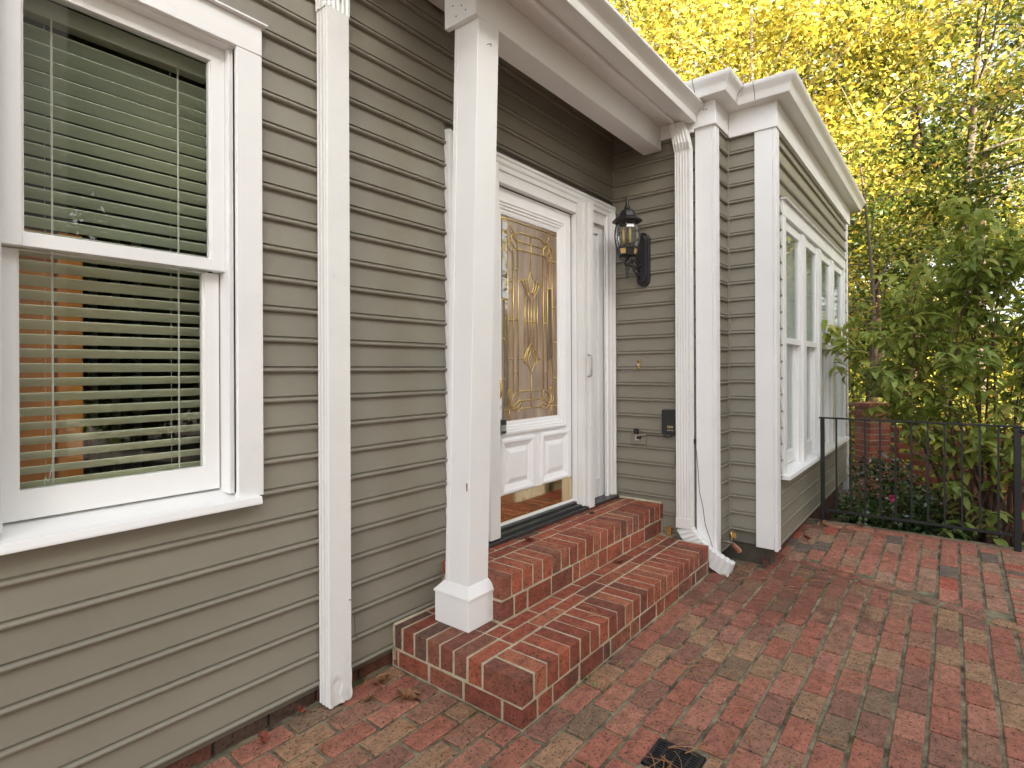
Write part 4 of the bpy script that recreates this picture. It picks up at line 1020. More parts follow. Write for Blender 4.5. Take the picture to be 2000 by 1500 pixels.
# transition row: bricks along Y
y = 0.90
trans = []
while y > -0.9:
    trans.append((y, y-0.2)); y -= 0.2105
far_edge = []
y = 0.92
while y > -0.45:
    far_edge.append((y, y-0.2)); y -= 0.2105
def near_key(it):
    x, y = (it[0]+it[1])/2, (it[2]+it[3])/2
    return math.hypot(x, y) if vis(x, y) or vis(it[0], it[2]) or vis(it[1], it[3]) else 1e3+math.hypot(x, y)
items.sort(key=near_key)
nt_parts = len([1 for a in trans if a[0] > -0.5]) + len(far_edge)
budget = 296 - nt_parts - 22
for i, (x0, x1, y0, y1, z) in enumerate(items):
    if i < budget and near_key((x0, x1, y0, y1)) < 1e3:
        far_ = (x0+x1)/2 > edge((y0+y1)/2)
        dx = 0.1995 if abs((x1-x0)-0.1995) < 0.004 else x1-x0
        o = bbrick(dx, y1-y0, 0.05, 'paver_far' if far_ else 'paver', patio, x0, y0, z-0.05, jit=0.0018, bev=0.004)
        if far_: o.rotation_euler.y -= 0.03
    else:
        rest.box(x0, x1, y0, y1, z-0.05, z+random.uniform(-0.002, 0.001))
for (a, b) in trans:
    ym = (a+b)/2; e = edge(ym)
    if ym > -0.5: 
        o = bbrick(0.092, 0.199, 0.05, 'paver', patio, e-0.012, b, gz(e+0.05, ym)-0.05, bev=0.004); o.rotation_euler.z = -math.atan(0.37)
    else: rest.box(e-0.012, e+0.08, b, a, -0.05, 0.0)
for (a, b) in far_edge: bbrick(0.095, 0.199, 0.07, 'paver_far', patio, 5.312, b, gz(5.35, 0)-0.068, bev=0.005)
# rowlock border at right
x = 3.96
cnt = 0
while x < 5.38:
    bbrick(0.056, 0.198, 0.05, 'paver_far', patio, x, -0.459, gz(x, -0.4)-0.046, bev=0.004); x += 0.0655; cnt += 1
    if cnt > 21: break
r_ = rest.build('loose_brick_field', 'paver_st', patio, bevel=0); r_['kind'] = 'stuff'
print('patio parts', min(budget, len(items)), 'rest', len(items)-budget)

# floor drain ------------------------------------------------------------------
dr = thing('floor_drain', (1.875, 0.776, 0), 'black slotted square drain grate set in the pavers, strewn with pine needles', 'drain')
x0, x1, y0, y1 = DR
m = MB(); m.box(x0, x0+0.012, y0, y1, -0.03, 0.001).box(x1-0.012, x1, y0, y1, -0.03, 0.001).box(x0, x1, y0, y0+0.012, -0.03, 0.0008).box(x0, x1, y1-0.012, y1, -0.03, 0.0008)
for k in range(1, 4): yy = y0+(y1-y0)*k/4; m.box(x0+0.01, x1-0.01, yy-0.004, yy+0.004, -0.012, 0.0005)
for k in range(1, 12): xx = x0+(x1-x0)*k/12; m.box(xx-0.0038, xx+0.0038, y0+0.01, y1-0.01, -0.012, 0.0002)
m.build('grate', 'black_metal', dr)
m = MB(); m.box(x0-0.002, x1+0.002, y0-0.002, y1+0.002, -0.0078, -0.007); m.build('pit', 'gap', dr)

# ------------------------------------------------------------------ railing
RXP = 5.36
rail = thing('iron_railing', (RXP, 0.25, 0), 'low black iron railing with square balusters at the far edge of the patio', 'railing')
zb = 0.05
for y, wd in ((0.878, 0.030), (-0.357, 0.040)):
    m = MB(); m.box(RXP-wd/2, RXP+wd/2, y-wd/2, y+wd/2, zb-0.04, 0.945); m.build('post', 'black_metal', rail, bevel=0.002)
m = MB(); m.box(RXP-0.022, RXP+0.022, -0.385, 0.905, 0.9455, 0.958); m.build('top_rail', 'black_metal', rail, bevel=0.003)
m = MB(); m.box(RXP-0.012, RXP+0.012, -0.337, 0.863, 0.158, 0.176); m.build('bottom_rail', 'black_metal', rail, bevel=0.002)
for k in range(1, 12):
    y = 0.878 + (-0.357-0.878)*k/12.0*1.0
    m = MB(); m.box(RXP-0.0065, RXP+0.0065, y-0.0065, y+0.0065, 0.1755, 0.9457); m.build('baluster', 'black_metal', rail)
m = MB(); m.box(RXP-0.04, RXP+0.04, -0.397, -0.317, zb-0.03, zb-0.018); m.build('foot_plate', 'black_metal', rail, bevel=0.002)
m = MB(); m.tube([(RXP-0.01,-0.375,0.92),(RXP-0.05,-0.43,0.905),(RXP-0.35,-0.50,0.70),(RXP-0.7,-0.58,0.45)], 0.016, 8); m.build('handrail', 'black_metal', rail)

# ------------------------------------------------------------------ leaves / litter
def flatleaf(name, pos, size, rot, tilt, mat, label, lobes=5, curl=0.25, cat='leaf'):
    m = MB(); pts = []; nn_ = 40
    for i in range(nn_):
        a = 2*math.pi*i/nn_
        r = size*(0.55+0.32*abs(math.cos(a*lobes/2.0))**0.7+0.06*math.sin(a*17))
        if abs(a-math.pi) < 0.22: r *= 0.35
        pts.append((r*math.cos(a), r*math.sin(a)))
    vs_ = [(0,0,0.004)] + [(x*0.5, y*0.5, 0.003+0.004*math.sin(i*lobes*2*math.pi/nn_)) for i, (x, y) in enumerate(pts)] + [(x, y, curl*size*(0.35+0.5*math.sin(i*0.31*lobes)**2)) for i, (x, y) in enumerate(pts)]
    fs_ = [(0, 1+i, 1+(i+1) % nn_) for i in range(nn_)] + [(1+i, 1+nn_+i, 1+nn_+(i+1) % nn_, 1+(i+1) % nn_) for i in range(nn_)]
    m.add(vs_, fs_); m.tube([(-size*0.15,0,0.004),(-size*0.9,0.02*size,0.02)], 0.0014, 5)
    o = m.build(name, mat, None, smooth=True); o.location = pos; o.rotation_euler = (tilt[0], tilt[1], rot); 
    if label: tag(o, label, cat)
    return o
flatleaf('fallen_leaf', (1.535,1.79,0.006), 0.062, 2.2, (0.25,-0.2), 'dry', 'large brown maple leaf lying beside the end of the lower step', 5, 0.5)
flatleaf('fallen_leaf', (1.535,1.96,0.016), 0.045, 0.9, (-0.35,0.3), 'dry', 'dull brown curled leaf propped against the step end near the wall', 3, 0.6)
flatleaf('fallen_leaf', (1.42,1.90,0.010), 0.026, 2.9, (0.5,0.3), 'dry', 'small crumpled brown leaf between the downspout foot and the maple leaf', 3, 0.8)
flatleaf('fallen_leaf', (1.02,2.01,0.012), 0.030, 0.4, (0.7,0.2), 'dry_red', 'rusty curled leaf leaning against the wall left of the straight downspout', 3, 0.7)
flatleaf('fallen_leaf', (1.19,2.045,0.018), 0.026, 1.4, (0.9,0.3), 'dry_red', 'dark red leaf tucked under the siding right beside the downspout foot', 3, 0.8)
flatleaf('fallen_leaf', (3.05,1.60,0.197), 0.030, 1.2, (0.2,0.2), 'dry', 'pale brown leaf in the middle of the lower step tread', 5, 0.7)
flatleaf('fallen_leaf', (3.74,2.02,0.400), 0.032, 0.2, (0.2,0.5), 'dry', 'brown leaf at the right end of the door threshold', 3, 0.9)
flatleaf('fallen_leaf', (2.52,1.90,0.401), 0.030, 0.8, (0.3,0.2), 'dry_red', 'reddish brown leaf on the upper step near the black threshold', 3, 0.8)
flatleaf('fallen_leaf', (5.28,0.86,0.060), 0.035, 1.2, (1.2,0.3), 'dry', 'brown leaf standing against the left railing post', 3, 0.9)
flatleaf('fallen_leaf', (5.36,0.60,0.070), 0.030, 0.2, (0.2,0.3), 'dry_red', 'flat brown leaf on the patio edge under the railing', 3, 0.6)
flatleaf('fallen_leaf', (4.80,0.90,0.045), 0.035, 0.2, (0.4,0.5), 'dry_red', 'red leaf under the bay siding near the railing', 3, 0.9)
flatleaf('fallen_leaf', (3.80,1.33,3.155), 0.030, 1.2, (1.2,0.9), 'dry', 'orange brown leaf caught at the end of the porch gutter', 3, 0.9)
m = MB(); m.box(3.775, 3.80, 1.575, 1.613, 0.189, 0.246); o = m.build('wood_scrap', 'woodblock', None, bevel=0.003); tag(o, 'small orange brown scrap of wood standing on the lower step', 'wood scrap')
m = MB(); m.lathe([(0.016,0),(0.019,0.004),(0.017,0.010),(0.008,0.012)], (3.28,1.93,0.396), 14); o = m.build('rubber_stopper', 'plastic', None, smooth=True); tag(o, 'round black rubber stopper lying on the upper step by the screen frame', 'stopper')
# moss clump
mo = MB(); mo.lathe([(0.022,0),(0.020,0.008),(0.012,0.014),(0.003,0.016)], (2.020,1.690,0.186), 14); o = mo.build('moss_clump', 'moss', None, smooth=True); tag(o, 'bright green moss tuft at the corner of the post base', 'moss')
# pine needles (stuff) and tiny scraps
m = MB()
def needle(x, y, z, L, a, c):
    pts = []
    for i in range(5):
        t_ = i/4; pts.append((x+L*t_*math.cos(a+c*t_), y+L*t_*math.sin(a+c*t_), z+0.006*math.sin(math.pi*t_)))
    m.tube(pts, [0.0011,0.0011,0.001,0.0009,0.0005], 4, cap=False)
def cluster(cx, cy, n, sp, z=0.003, L=(0.05, 0.13)):
    for i in range(n):
        x, y = cx+random.gauss(0, sp), cy+random.gauss(0, sp); a = random.uniform(0, 6.28)
        for q in range(random.choice((1, 2, 3))): needle(x, y, z+random.uniform(0,0.004)+gz(x,y), random.uniform(*L), a+random.uniform(-.15,.15), random.uniform(-.5,.5))
cluster(1.52,1.50,9,0.06); cluster(2.15,1.14,20,0.10); cluster(1.86,0.80,10,0.05,0.004,(0.08,0.16)); cluster(2.02,0.62,6,0.05); cluster(2.45,0.95,6,0.08); cluster(3.75,1.12,14,0.08)
cluster(3.75,0.85,12,0.14); cluster(4.15,0.75,12,0.12); cluster(2.35,0.45,3,0.08); cluster(2.9,0.6,5,0.25); cluster(2.3,1.40,5,0.08,0.19); cluster(3.2,1.45,6,0.15,0.19); cluster(1.5,1.98,5,0.02,0.02); cluster(4.7,0.3,6,0.3)
for i in range(30): cluster(random.uniform(1.2,5), random.uniform(-.3,1.2), 1, 0.02)
o = m.build('pine_needles', 'needle_dry'); tag(o, 'dry orange pine needles scattered over the brick patio and steps', 'pine needles', kind='stuff')
m = MB()
for i in range(70):
    x, y = random.uniform(1.3,5.2), random.uniform(-.25,1.25); s = random.uniform(0.004,0.011); a = random.uniform(0,6.28); z = gz(x,y)+0.003
    m.add([(x+s*math.cos(a), y+s*math.sin(a), z), (x+s*.5*math.cos(a+1.6), y+s*.5*math.sin(a+1.6), z+.002), (x-s*math.cos(a), y-s*math.sin(a), z+.001), (x+s*.5*math.cos(a-1.6), y+s*.5*math.sin(a-1.6), z)], [(0,1,2,3)])
for (x, y) in ((2.13,1.27),(2.10,1.22),(2.33,1.22),(3.76,1.19),(3.74,1.20),(3.78,1.18)):
    for q in range(4):
        a = random.uniform(0,6.28); s = 0.012; m.add([(x, y, 0.004), (x+s*math.cos(a), y+s*math.sin(a), 0.010), (x+2*s*math.cos(a+.2), y+2*s*math.sin(a+.2), 0.006), (x+s*math.cos(a+.6), y+s*math.sin(a+.6), 0.010)], [(0,1,2,3)])
o = m.build('leaf_scraps', 'greenbit'); tag(o, 'tiny pale green leaf scraps strewn on the patio', 'leaf scraps', kind='stuff')

# ------------------------------------------------------------------ garden ground
m = MB(); n_ = 60; L_ = 160; vs_ = []
for j in range(n_+1):
    for i in range(n_+1):
        x = -L_+2*L_*i/n_; y = -L_+2*L_*j/n_; vs_.append((x, y, -0.45+ (0.25*math.sin(x*0.15)*math.cos(y*0.11) if math.hypot(x,y) > 12 else 0)))
m.add(vs_, [(j*(n_+1)+i, j*(n_+1)+i+1, (j+1)*(n_+1)+i+1, (j+1)*(n_+1)+i) for j in range(n_) for i in range(n_)])
struct(m.build('ground', 'soil'))

# ------------------------------------------------------------------ garden wall (pier + pierced wall)
gw = thing('garden_wall', (8.2, 0, -0.45), 'pierced red brick garden wall with square pier behind the shrub', 'wall')
pa = R(-47); px_, py_ = 8.0, 0.80
def pr_(u, v): return (px_+u*math.cos(pa)-v*math.sin(pa), py_+u*math.sin(pa)+v*math.cos(pa))
PS = 0.27
z = -0.45; c = 0
while z < 0.72:
    for (u, v, du, dv) in (((0,0,0.13,PS),(0.14,0,0.13,PS)) if c % 2 else ((0,0,PS,0.13),(0,0.14,PS,0.13))):
        cx, cy = pr_(u+du/2, v+dv/2)
        o = bbrick(du, dv, 0.062, 'wall_brick', gw, cx-du/2, cy-dv/2, z, bev=0.003, rot=pa)
    z += 0.0725; c += 1
zc = z
for (s, h) in ((0.03, 0.05), (0.0, 0.045), (0.035, 0.05)):
    cx, cy = pr_(PS/2, PS/2)
    for q in (-1, 1):
        o = bbrick((PS+2*s), (PS+2*s)/2-0.004, h, 'wall_brick', gw, cx-(PS+2*s)/2 - q*math.sin(pa)*(PS+2*s)/4, cy-(PS+2*s)/4 + q*math.cos(pa)*(PS+2*s)/4, zc, bev=0.004, rot=pa)
    zc += h+0.006
cx, cy = pr_(PS/2, PS/2)
m = MB(); a_ = PS/2-0.006; m.add([(cx+a_*(su*math.cos(pa)-sv*math.sin(pa)), cy+a_*(su*math.sin(pa)+sv*math.cos(pa)), z_) for z_ in (-0.45, zc-0.02) for su, sv in ((-1,-1),(1,-1),(1,1),(-1,1))], [(0,3,2,1),(4,5,6,7),(0,1,5,4),(1,2,6,5),(2,3,7,6),(3,0,4,7)]); m.build('pier_core', 'wmortar', gw)
z = -0.45; c = 0; cnt = 0
wx = 8.25
while z < 0.62:
    y = 0.72 - (0.15 if c % 2 else 0.0)
    while y > -2.0:
        if z < -0.2 or z > 0.52: L2, st = 0.195, 0.205
        else: L2, st = 0.195, 0.30
        if cnt < 190: bbrick(0.10, L2, 0.062, 'wall_brick', gw, wx, y-L2, z, bev=0.003); cnt += 1
        y -= st
    z += 0.0645; c += 1
m = MB(); m.box(wx+0.01, wx+0.09, -2.0, 0.72, -0.46, -0.16); m.build('wall_core', 'wmortar', gw)

# ------------------------------------------------------------------ foliage helpers
def leaf_quads(P, S, aspect=0.55, droop=0.3, fold=0.25):
    """P (n,3) positions, S (n,) sizes -> folded rhombus leaves (2 quads each as one island)"""
    n = len(P)
    d = rng.normal(size=(n,3)); d[:,2] = d[:,2]*0.6 - droop; d /= np.linalg.norm(d, axis=1)[:,None]
    r = rng.normal(size=(n,3)); s = np.cross(d, r); s /= np.linalg.norm(s, axis=1)[:,None]
    nn = np.cross(d, s)
    L = S[:,None]
    a = P; b = P + d*L*0.5 + s*L*aspect*0.5 + nn*L*fold*0.3; c = P + d*L; e = P + d*L*0.5 - s*L*aspect*0.5 + nn*L*fold*0.3
    V = np.stack([a, b, c, e], 1).reshape(-1, 3)
    F = np.arange(n*4).reshape(n, 4)
    return V, F
def tree(name, x, y, h, r0, mat, barkm, label, cat, crown, nleaf, lsize, lean=(0,0), group=None, nbr=14, first=0.3, droop=0.3, clump=0.5, dens=1.35):
    """crown: (rx, rz0, rz1) radius, lower z and top z"""
    t = thing(name, (x, y, -0.45), label, cat, group)
    rx, z0, z1 = crown
    nleaf = int(nleaf*dens); lsize *= 0.80
    rs = random.Random(int(x*100)+int(y*37)+int(h*11))
    pts = []; rad = []
    K = 9
    for i in range(K):
        s = i/(K-1); pts.append((x+lean[0]*s*h+0.12*math.sin(s*5+x), y+lean[1]*s*h+0.12*math.cos(s*4+y), -0.5+s*(h*0.95))); rad.append(r0*(1-0.8*s))
    MB().tube(pts, rad, 10).build('trunk', barkm, t, smooth=True)
    m = MB(); tips = []
    for b in range(nbr):
        s = first + (0.97-first)*(b+0.5)/nbr; i = min(K-2, int(s*(K-1))); f = s*(K-1)-i
        p = Vector(pts[i]).lerp(Vector(pts[i+1]), f); a = rs.uniform(0, 6.28)
        L = rx*(0.55+0.6*rs.random())*math.sqrt(max(0.12, 1-((s-0.5)/0.62)**2)); el = rs.uniform(0.15, 0.75)
        q = p.copy(); seg = [p.copy()]; rr = r0*(1-0.8*s)*0.45
        dirv = Vector((math.cos(a)*math.cos(el), math.sin(a)*math.cos(el), math.sin(el)))
        for k in range(4):
            dirv = (dirv + Vector((rs.uniform(-.28,.28), rs.uniform(-.28,.28), rs.uniform(-.2,.22)))).normalized(); q = q + dirv*L/4; seg.append(q.copy())
            tips.append(q.copy())
            if k > 0:
                for w_ in range(2):
                    d2 = (dirv + Vector((rs.uniform(-1,1), rs.uniform(-1,1), rs.uniform(-.6,.5)))).normalized(); e_ = q + d2*L*rs.uniform(.2,.45)
                    m.tube([q, q.lerp(e_, .5)+Vector((0,0,rs.uniform(-.08,.08))), e_], [rr*0.30, rr*0.2, rr*0.08], 4, cap=False); tips.append(e_); tips.append(q.lerp(e_, .6))
        m.tube(seg, [rr, rr*.8, rr*.6, rr*.4, rr*.15], 6, cap=False)
    m.build('limbs', barkm, t, smooth=True)
    T = np.array([[v.x, v.y, v.z] for v in tips])
    keep = (T[:,2] > z0) & (T[:,2] < z1+1); T = T[keep] if keep.any() else T
    wgt = rng.exponential(1.0, len(T))+0.06; idx = rng.choice(len(T), nleaf, p=wgt/wgt.sum()); clump *= 0.66
    P_ = T[idx] + rng.normal(size=(nleaf,3))*np.array([clump, clump, clump*0.6])*(rx/3.0)**0.5
    S = lsize*rng.uniform(0.6, 1.35, nleaf)
    V, F = leaf_quads(P_, S, droop=droop)
    npmesh('crown', V, F, mat, t)
    return t

BG = 'woodland trees behind the house'
tree('deciduous_tree', 11.6, 3.0, 9.5, 0.11, 'leaf_yellow', 'twig', 'pale twiggy tree with bright yellow leaves reaching over the bay roof', 'tree', (3.4, 1.0, 10), 30000, 0.135, nbr=26, first=0.12, clump=0.42, dens=1.0)
tree('deciduous_tree', 10.8, 1.15, 5.6, 0.06, 'leaf_mixed', 'bark2', 'thin pale branched tree with sparse leaves right beside the bay corner', 'tree', (1.7, -0.3, 6), 7500, 0.10, nbr=22, first=0.1, clump=0.35, dens=0.8)
tree('pine_tree', 20.0, 0.95, 15, 0.20, 'leaf_mixed', 'bark', 'reddish brown straight trunk rising left of the forked grey trunk', 'tree', (2.8, 5.5, 17), 16000, 0.19, group=BG, first=0.55, dens=0.6)
tree('forked_tree', 18.5, 0.12, 14, 0.17, 'leaf_mixed', 'bark2', 'leaning grey trunk with long forking limbs behind the dogwood shrub', 'tree', (4.2, 4.2, 15), 15000, 0.17, lean=(0.02,-0.05), group=BG, first=0.42, nbr=18, dens=0.6)
tree('deciduous_tree', 22.5, -0.75, 15, 0.20, 'leaf_green', 'bark2', 'ivy green trunk standing right of the forked grey trunk', 'tree', (3.2, 5.5, 16), 14000, 0.19, group=BG, first=0.5, dens=0.6)
tree('deciduous_tree', 16.0, 1.55, 8, 0.11, 'leaf_green', 'bark', 'dark slim trunk just past the end of the bay gutter', 'tree', (2.2, 1.6, 8), 12000, 0.15, group=BG, first=0.3, dens=0.9)
tree('pine_tree', 22.5, 8.5, 24, 0.34, 'leaf_mixed', 'bark', 'tall pine trunk rising above the porch gutter corner', 'tree', (3.6, 9, 24), 22000, 0.24, group=BG, first=0.4, nbr=18)
tree('deciduous_tree', 15.5, 6.3, 14, 0.18, 'leaf_yellow', 'bark2', 'broad sunlit yellow tree directly behind the porch gutter', 'tree', (4.6, 3.0, 15), 30000, 0.19, group=BG, nbr=20, first=0.25, clump=0.6, dens=1.0)
tree('deciduous_tree', 19.5, 4.2, 15, 0.20, 'leaf_yellow', 'bark2', 'golden leaved tree rising over the middle of the bay roof', 'tree', (4.8, 4.0, 16), 28000, 0.21, group=BG, nbr=20, first=0.25, clump=0.6, dens=0.9)
tree('deciduous_tree', 14.8, -3.3, 11, 0.14, 'leaf_mixed', 'bark2', 'olive and gold tree at the right edge of the picture', 'tree', (3.4, 3.2, 11), 16000, 0.15, group=BG, nbr=16, first=0.3, clump=0.5, dens=0.5)
tree('deciduous_tree', 26.0, 2.4, 14, 0.2, 'leaf_green', 'bark2', 'green backing tree between the reddish trunk and the bay', 'tree', (4.8, 1.5, 11), 26000, 0.24, group=BG, nbr=18, first=0.15, clump=0.8)
tree('deciduous_tree', 27.0, -2.8, 12, 0.2, 'leaf_mixed', 'bark2', 'far green gold tree low behind the shrub at right', 'tree', (5.0, 1.5, 9), 24000, 0.24, group=BG, nbr=18, first=0.12, clump=0.8)
tree('deciduous_tree', 24.0, 13.0, 17, 0.25, 'leaf_yellow', 'bark2', 'distant yellow tree left of the tall pine trunk', 'tree', (5.0, 5.0, 18), 22000, 0.26, group=BG, nbr=18, clump=0.85)
tree('deciduous_tree', 32.0, 7.0, 20, 0.28, 'leaf_mixed', 'bark2', 'tall hazy gold green tree far behind the bay roof', 'tree', (6.0, 5.0, 21), 26000, 0.3, group=BG, nbr=18, clump=0.9, dens=0.8)
# out of frame, the first mirrored in the door glass
tree('deciduous_tree', 15.0, -7.5, 11, 0.18, 'leaf_yellow', 'bark2', 'golden tree beyond the right side of the picture mirrored in the door glass', 'tree', (4.2, 2.0, 12), 14000, 0.22, nbr=16, first=0.2, clump=0.7)
tree('reflection_block_tree', 5.0, -11.4, 10.5, 0.2, 'leaf_green', 'bark2', 'added dense evergreen behind the viewer that blocks the sky mirrored in the left window', 'tree', (3.2, 0.0, 10.5), 56000, 0.28, nbr=34, first=0.06, clump=0.8)  # added unseen tree, hides the bright sky reflection in the left window
# low far wood
n = 60000
P_ = np.stack([rng.uniform(33, 46, n), rng.uniform(-16, 26, n), np.abs(rng.normal(0, 1, n))*3.2-0.4], 1)
P_[:,2] *= (0.75+0.35*np.sin(P_[:,1]*0.6)+0.2*np.sin(P_[:,1]*1.7))
V, F = leaf_quads(P_, rng.uniform(0.3, 0.6, n)); o = npmesh('far_wood', V, F, 'leaf_mixed'); tag(o, 'far woodland of green and gold undergrowth behind all the trunks', 'woods', kind='stuff')
n = 26000
P_ = np.stack([rng.uniform(9.5, 24, n), rng.uniform(-6, 7, n), np.abs(rng.normal(0, 1, n))*0.55-0.45], 1)
V, F = leaf_quads(P_, rng.uniform(0.08, 0.2, n)); o = npmesh('undergrowth', V, F, 'leaf_mixed'); tag(o, 'low undergrowth and ivy covering the woodland floor', 'undergrowth', kind='stuff')

# ------------------------------------------------------------------ dogwood shrub
shrub = thing('dogwood_shrub', (6.6, -0.35, -0.45), 'large dogwood shrub with drooping pointed green leaves behind the railing', 'shrub')
def leaf_mesh_np(curv, wid, twist=0.0, nseg=6):
    # leaf along +x, length 1, drooping; returns verts, quad faces
    V = []; F = []
    for i in range(nseg+1):
        s = i/nseg; wdt = wid*math.sin(math.pi*min(1, s*0.93+0.05)**0.85)*(1-0.25*s)
        ang = curv*s; x = (math.sin(ang)/curv if curv else s); z = -((1-math.cos(ang))/curv if curv else 0)
        nz = math.cos(ang); nx = math.sin(ang)
        up_ = 0.32*wdt
        V += [(x+nx*up_, -wdt, z+nz*up_), (x, 0, z), (x+nx*up_, wdt, z+nz*up_)]
    for i in range(nseg):
        a = i*3; F += [(a, a+1, a+4, a+3), (a+1, a+2, a+5, a+4)]
    return np.array(V), np.array(F)
LV = [leaf_mesh_np(c_, w_) for c_, w_ in ((0.8,0.22),(1.3,0.24),(0.5,0.23),(1.8,0.21),(1.1,0.25))]
leaves = []   # (pos, yaw, pitch, roll, size, variant)
stm = MB()
rs = random.Random(5)
def shoot(p, d, L, r, depth=0, ls=0.135):
    pts = [p.copy()]; q = p.copy(); dd = d.copy(); n = max(4, int(L/0.11))
    for k in range(n):
        dd = (dd + Vector((rs.uniform(-.09,.09), rs.uniform(-.09,.09), rs.uniform(-.03,.05)))).normalized(); q = q+dd*(L/n); pts.append(q.copy())
        fr_ = (k+1)/n
        if fr_ > (0.18 if depth == 0 else 0.05):
            a0 = rs.uniform(0, 3.14)
            for s in (0, math.pi):
                yaw = a0+s+rs.uniform(-.3,.3)
                leaves.append((q.copy(), yaw, rs.uniform(-0.35,0.35), rs.uniform(-.5,.5), ls*rs.uniform(0.75,1.2), rs.randrange(5)))
            if k == n-1:
                for w_ in range(2): leaves.append((q.copy(), rs.uniform(0,6.28), rs.uniform(-.4,.3), 0, ls*0.9, rs.randrange(5)))
        if depth < 2 and fr_ > 0.3 and rs.random() < (0.72 if depth == 0 else 0.30):
            dv = (dd + Vector((rs.uniform(-1,1), rs.uniform(-1,1), rs.uniform(-.35,.5)))*0.9).normalized()
            shoot(q.copy(), dv, L*(0.55-0.35*fr_)+0.12, r*0.5, depth+1, ls)
    stm.tube(pts, [r*(1-0.75*i/n) for i in range(n+1)], 6, cap=False)
base = Vector((6.6, -0.30, -0.5))
for (tx, ty, tz) in ((6.1,0.55,1.7),(6.2,0.40,1.95),(6.3,0.05,2.35),(6.2,0.16,2.25),(6.35,-0.2,2.45),(6.3,-0.45,2.2),(6.4,-0.7,2.1),(6.5,-0.95,1.9),(6.7,0.3,2.2),(6.9,-0.2,2.3),(6.9,-0.6,2.2),(6.2,0.5,1.45),(6.05,0.25,1.2),(6.0,-0.05,1.3),(6.0,-0.35,1.3),(6.1,-0.7,1.4),(6.0,0.1,0.75),(6.0,-0.25,0.7),(5.95,-0.5,0.75),(6.1,0.45,0.95),(7.0,0.35,1.6),(7.1,-0.1,1.7),(6.2,-0.9,1.0),(6.3,0.45,1.15),(6.5,-0.45,1.6),(6.5,0.0,1.6),(6.6,-0.9,1.5),(6.0,-0.62,0.3),(6.0,-0.3,0.15),(5.85,-0.1,0.35),(6.5,-1.15,1.3),(6.4,-1.2,0.7),(6.8,-0.75,0.8),(6.7,0.15,0.9)):
    tgt = Vector((tx, ty, tz)); b0 = base + Vector((rs.uniform(-.15,.15), rs.uniform(-.2,.2), 0)); v = tgt-b0
    mid = b0 + v*0.45 + Vector((rs.uniform(-.08,.08), rs.uniform(-.08,.08), 0.12)); stm.tube([b0, b0.lerp(mid, .5), mid], [0.022, 0.018, 0.012], 7, cap=False)
    shoot(mid, (tgt-mid).normalized(), (tgt-mid).length, 0.010)
# the single shoot that crosses in front of the bay windows
q0 = Vector((6.15,0.45,1.15)); q1 = Vector((5.82,0.795,1.74)); ps = [q0.lerp(q1, k/6)+Vector((0,0,0.02*math.sin(k))) for k in range(7)]
stm.tube(ps, [0.006,0.0055,0.005,0.0045,0.004,0.0035,0.003], 6, cap=False)
for k in range(2, 7):
    for s in (0, math.pi): leaves.append((ps[k], 0.9+s+rs.uniform(-.3,.3)+k*0.8, 0.35, 0.2, 0.10, rs.choice((1,3))))
leaves.append((q1, 2.6, 0.6, 0, 0.09, 3))
for (x_, y_, z_) in ((5.85,-0.22,0.22),(5.78,-0.05,0.12),(5.85,-0.45,0.25),(5.75,0.02,0.05),(5.8,-0.3,0.02)):
    for k in range(5): leaves.append((Vector((x_+rs.uniform(-.06,.06), y_+rs.uniform(-.06,.06), z_)), rs.uniform(0,6.28), rs.uniform(-.1,.4), 0, 0.13, rs.choice((0,2))))
stm.build('stems', 'stem', shrub, smooth=True)
print('shrub leaves', len(leaves))
leaves.sort(key=lambda l: l[0].length)
def leafmat4(l):
    pos, yaw, pitch, roll, size, v = l
    return Matrix.Translation(pos) @ Matrix.Rotation(yaw, 4, 'Z') @ Matrix.Rotation(pitch, 4, 'Y') @ Matrix.Rotation(roll, 4, 'X') @ Matrix.Scale(size, 4)
lmes = []
for V, F in LV:
    me = bpy.data.meshes.new('leaf'); me.from_pydata([tuple(v) for v in V], [], [tuple(int(i) for i in f) for f in F]); me.update(); me.materials.append(M['leaf_dog_p'])
    for p in me.polygons: p.use_smooth = True
    lmes.append(me)
for l in leaves[:290]:
    o = bpy.data.objects.new('leaf', lmes[l[5]]); COL.objects.link(o); o.parent = shrub
    o.matrix_local = Matrix.Translation(-Vector(shrub.location)) @ leafmat4(l)
VV = []; FF = []; off = 0
for l in leaves[290:]:
    V, F = LV[l[5]]; Mx = np.array(leafmat4(l)); VV.append(V@Mx[:3,:3].T+Mx[:3,3]); FF.append(F+off); off += len(V)
o = npmesh('foliage', np.concatenate(VV), np.concatenate(FF), 'leaf_dog', shrub); o['kind'] = 'stuff'

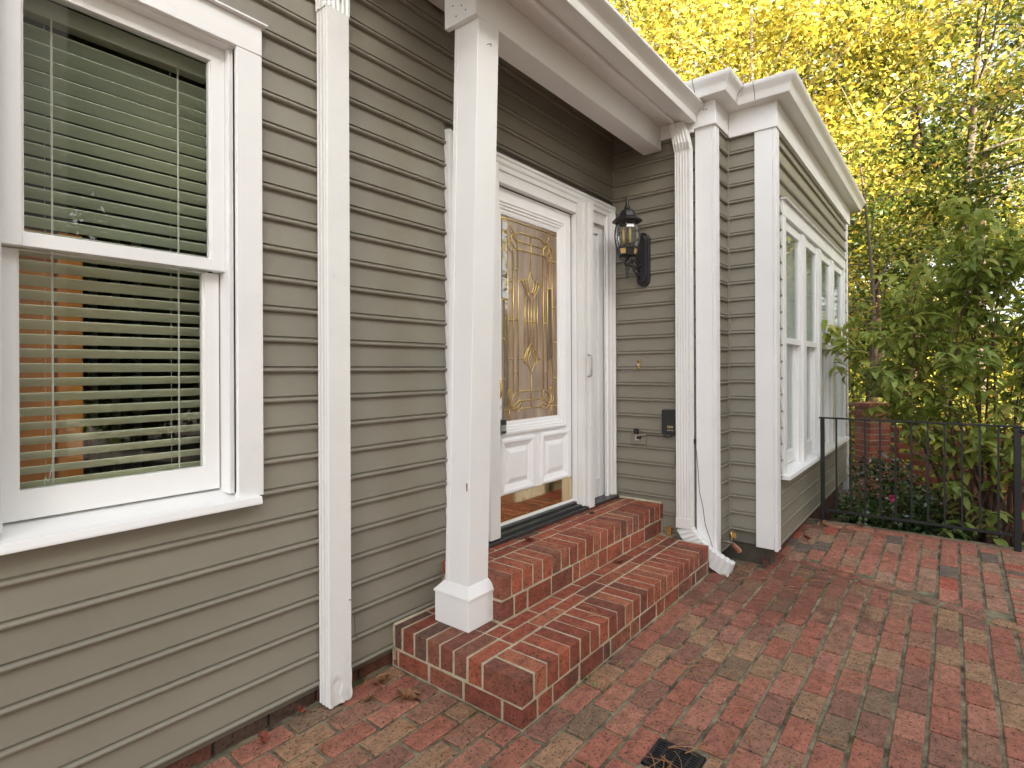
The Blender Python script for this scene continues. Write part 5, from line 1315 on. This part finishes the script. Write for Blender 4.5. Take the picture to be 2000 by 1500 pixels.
# ------------------------------------------------------------------ camellia hedge with flower
cam_b = thing('camellia_bush', (6.3, 0.4, -0.45), 'low glossy dark green bush with one pink flower behind the railing', 'bush')
n = 9000
u = rng.uniform(0, 1, n); th_ = rng.uniform(0, 2*math.pi, n); ph = np.arccos(rng.uniform(0, 1, n)); rr = rng.uniform(0.72, 1.0, n)
cl = rng.integers(0, 5, n); cx = np.array([6.05, 6.4, 6.85, 7.2, 6.2])[cl]; cy = np.array([0.72, 0.35, 0.05, 0.6, 0.1])[cl]; rd = np.array([0.42, 0.46, 0.5, 0.5, 0.34])[cl]; hh = np.array([0.62, 0.72, 0.66, 0.85, 0.5])[cl]
P_ = np.stack([cx+rd*rr*np.sin(ph)*np.cos(th_), cy+rd*rr*np.sin(ph)*np.sin(th_), -0.42+hh*rr*np.cos(ph)], 1) + rng.normal(size=(n,3))*0.03
keep = ~((P_[:,1] > 0.86) & (P_[:,0] < 7.3)); P_ = P_[keep]; n = len(P_)
V, F = leaf_quads(P_, rng.uniform(0.035, 0.065, n), aspect=0.6, droop=-0.1); npmesh('foliage', V, F, 'leaf_cam', cam_b)
m = MB()
for k in range(30):
    a = rs.uniform(0,6.28); m.tube([(6.4,0.4,-0.5),(6.4+.3*math.cos(a),0.4+.25*math.sin(a),-0.1),(6.4+.5*math.cos(a),min(0.84,0.4+.4*math.sin(a)),0.12)], [0.01,0.006,0.003], 5, cap=False)
m.build('stems', 'stem', cam_b)
fl = MB(); fc = Vector((5.98, 0.435, 0.215))
for k in range(16):
    a = k*2.4; rr0 = 0.012+0.0016*k; tl_ = 0.2+0.06*k; d = Vector((-math.cos(tl_), math.sin(tl_)*math.cos(a), math.sin(tl_)*math.sin(a))).normalized(); s = d.cross(Vector((0.3,0.2,1))).normalized()*0.016
    fl.add([fc, fc+d*0.018+s, fc+d*0.036+s*0.5, fc+d*0.038-s*0.5, fc+d*0.018-s], [(0,1,2,3,4)])
fo_ = fl.build('flower', 'pink', cam_b); fo_['label'] = 'single pink camellia flower'

# ------------------------------------------------------------------ added wing, unseen behind the camera, keeps the sun off patio and house
nb = thing('sun_block_wing', (-2.5, -8, -0.45), 'added plain wing behind the viewer that blocks the sun from the patio', 'house')
MB().box(-9.0, 2.4, -12.0, -6.5, -0.45, 7.9).build('wall', 'ext_wall', nb)
m = MB(); m.add([(-9.4,-6.1,7.8),(2.6,-6.1,7.8),(2.6,-9.2,9.4),(-9.4,-9.2,9.4),(2.6,-12.4,7.8),(-9.4,-12.4,7.8)], [(0,1,2,3),(3,2,4,5),(1,4,2),(0,3,5)]); m.build('roof', 'roof', nb)
print('objects', len(bpy.data.objects))
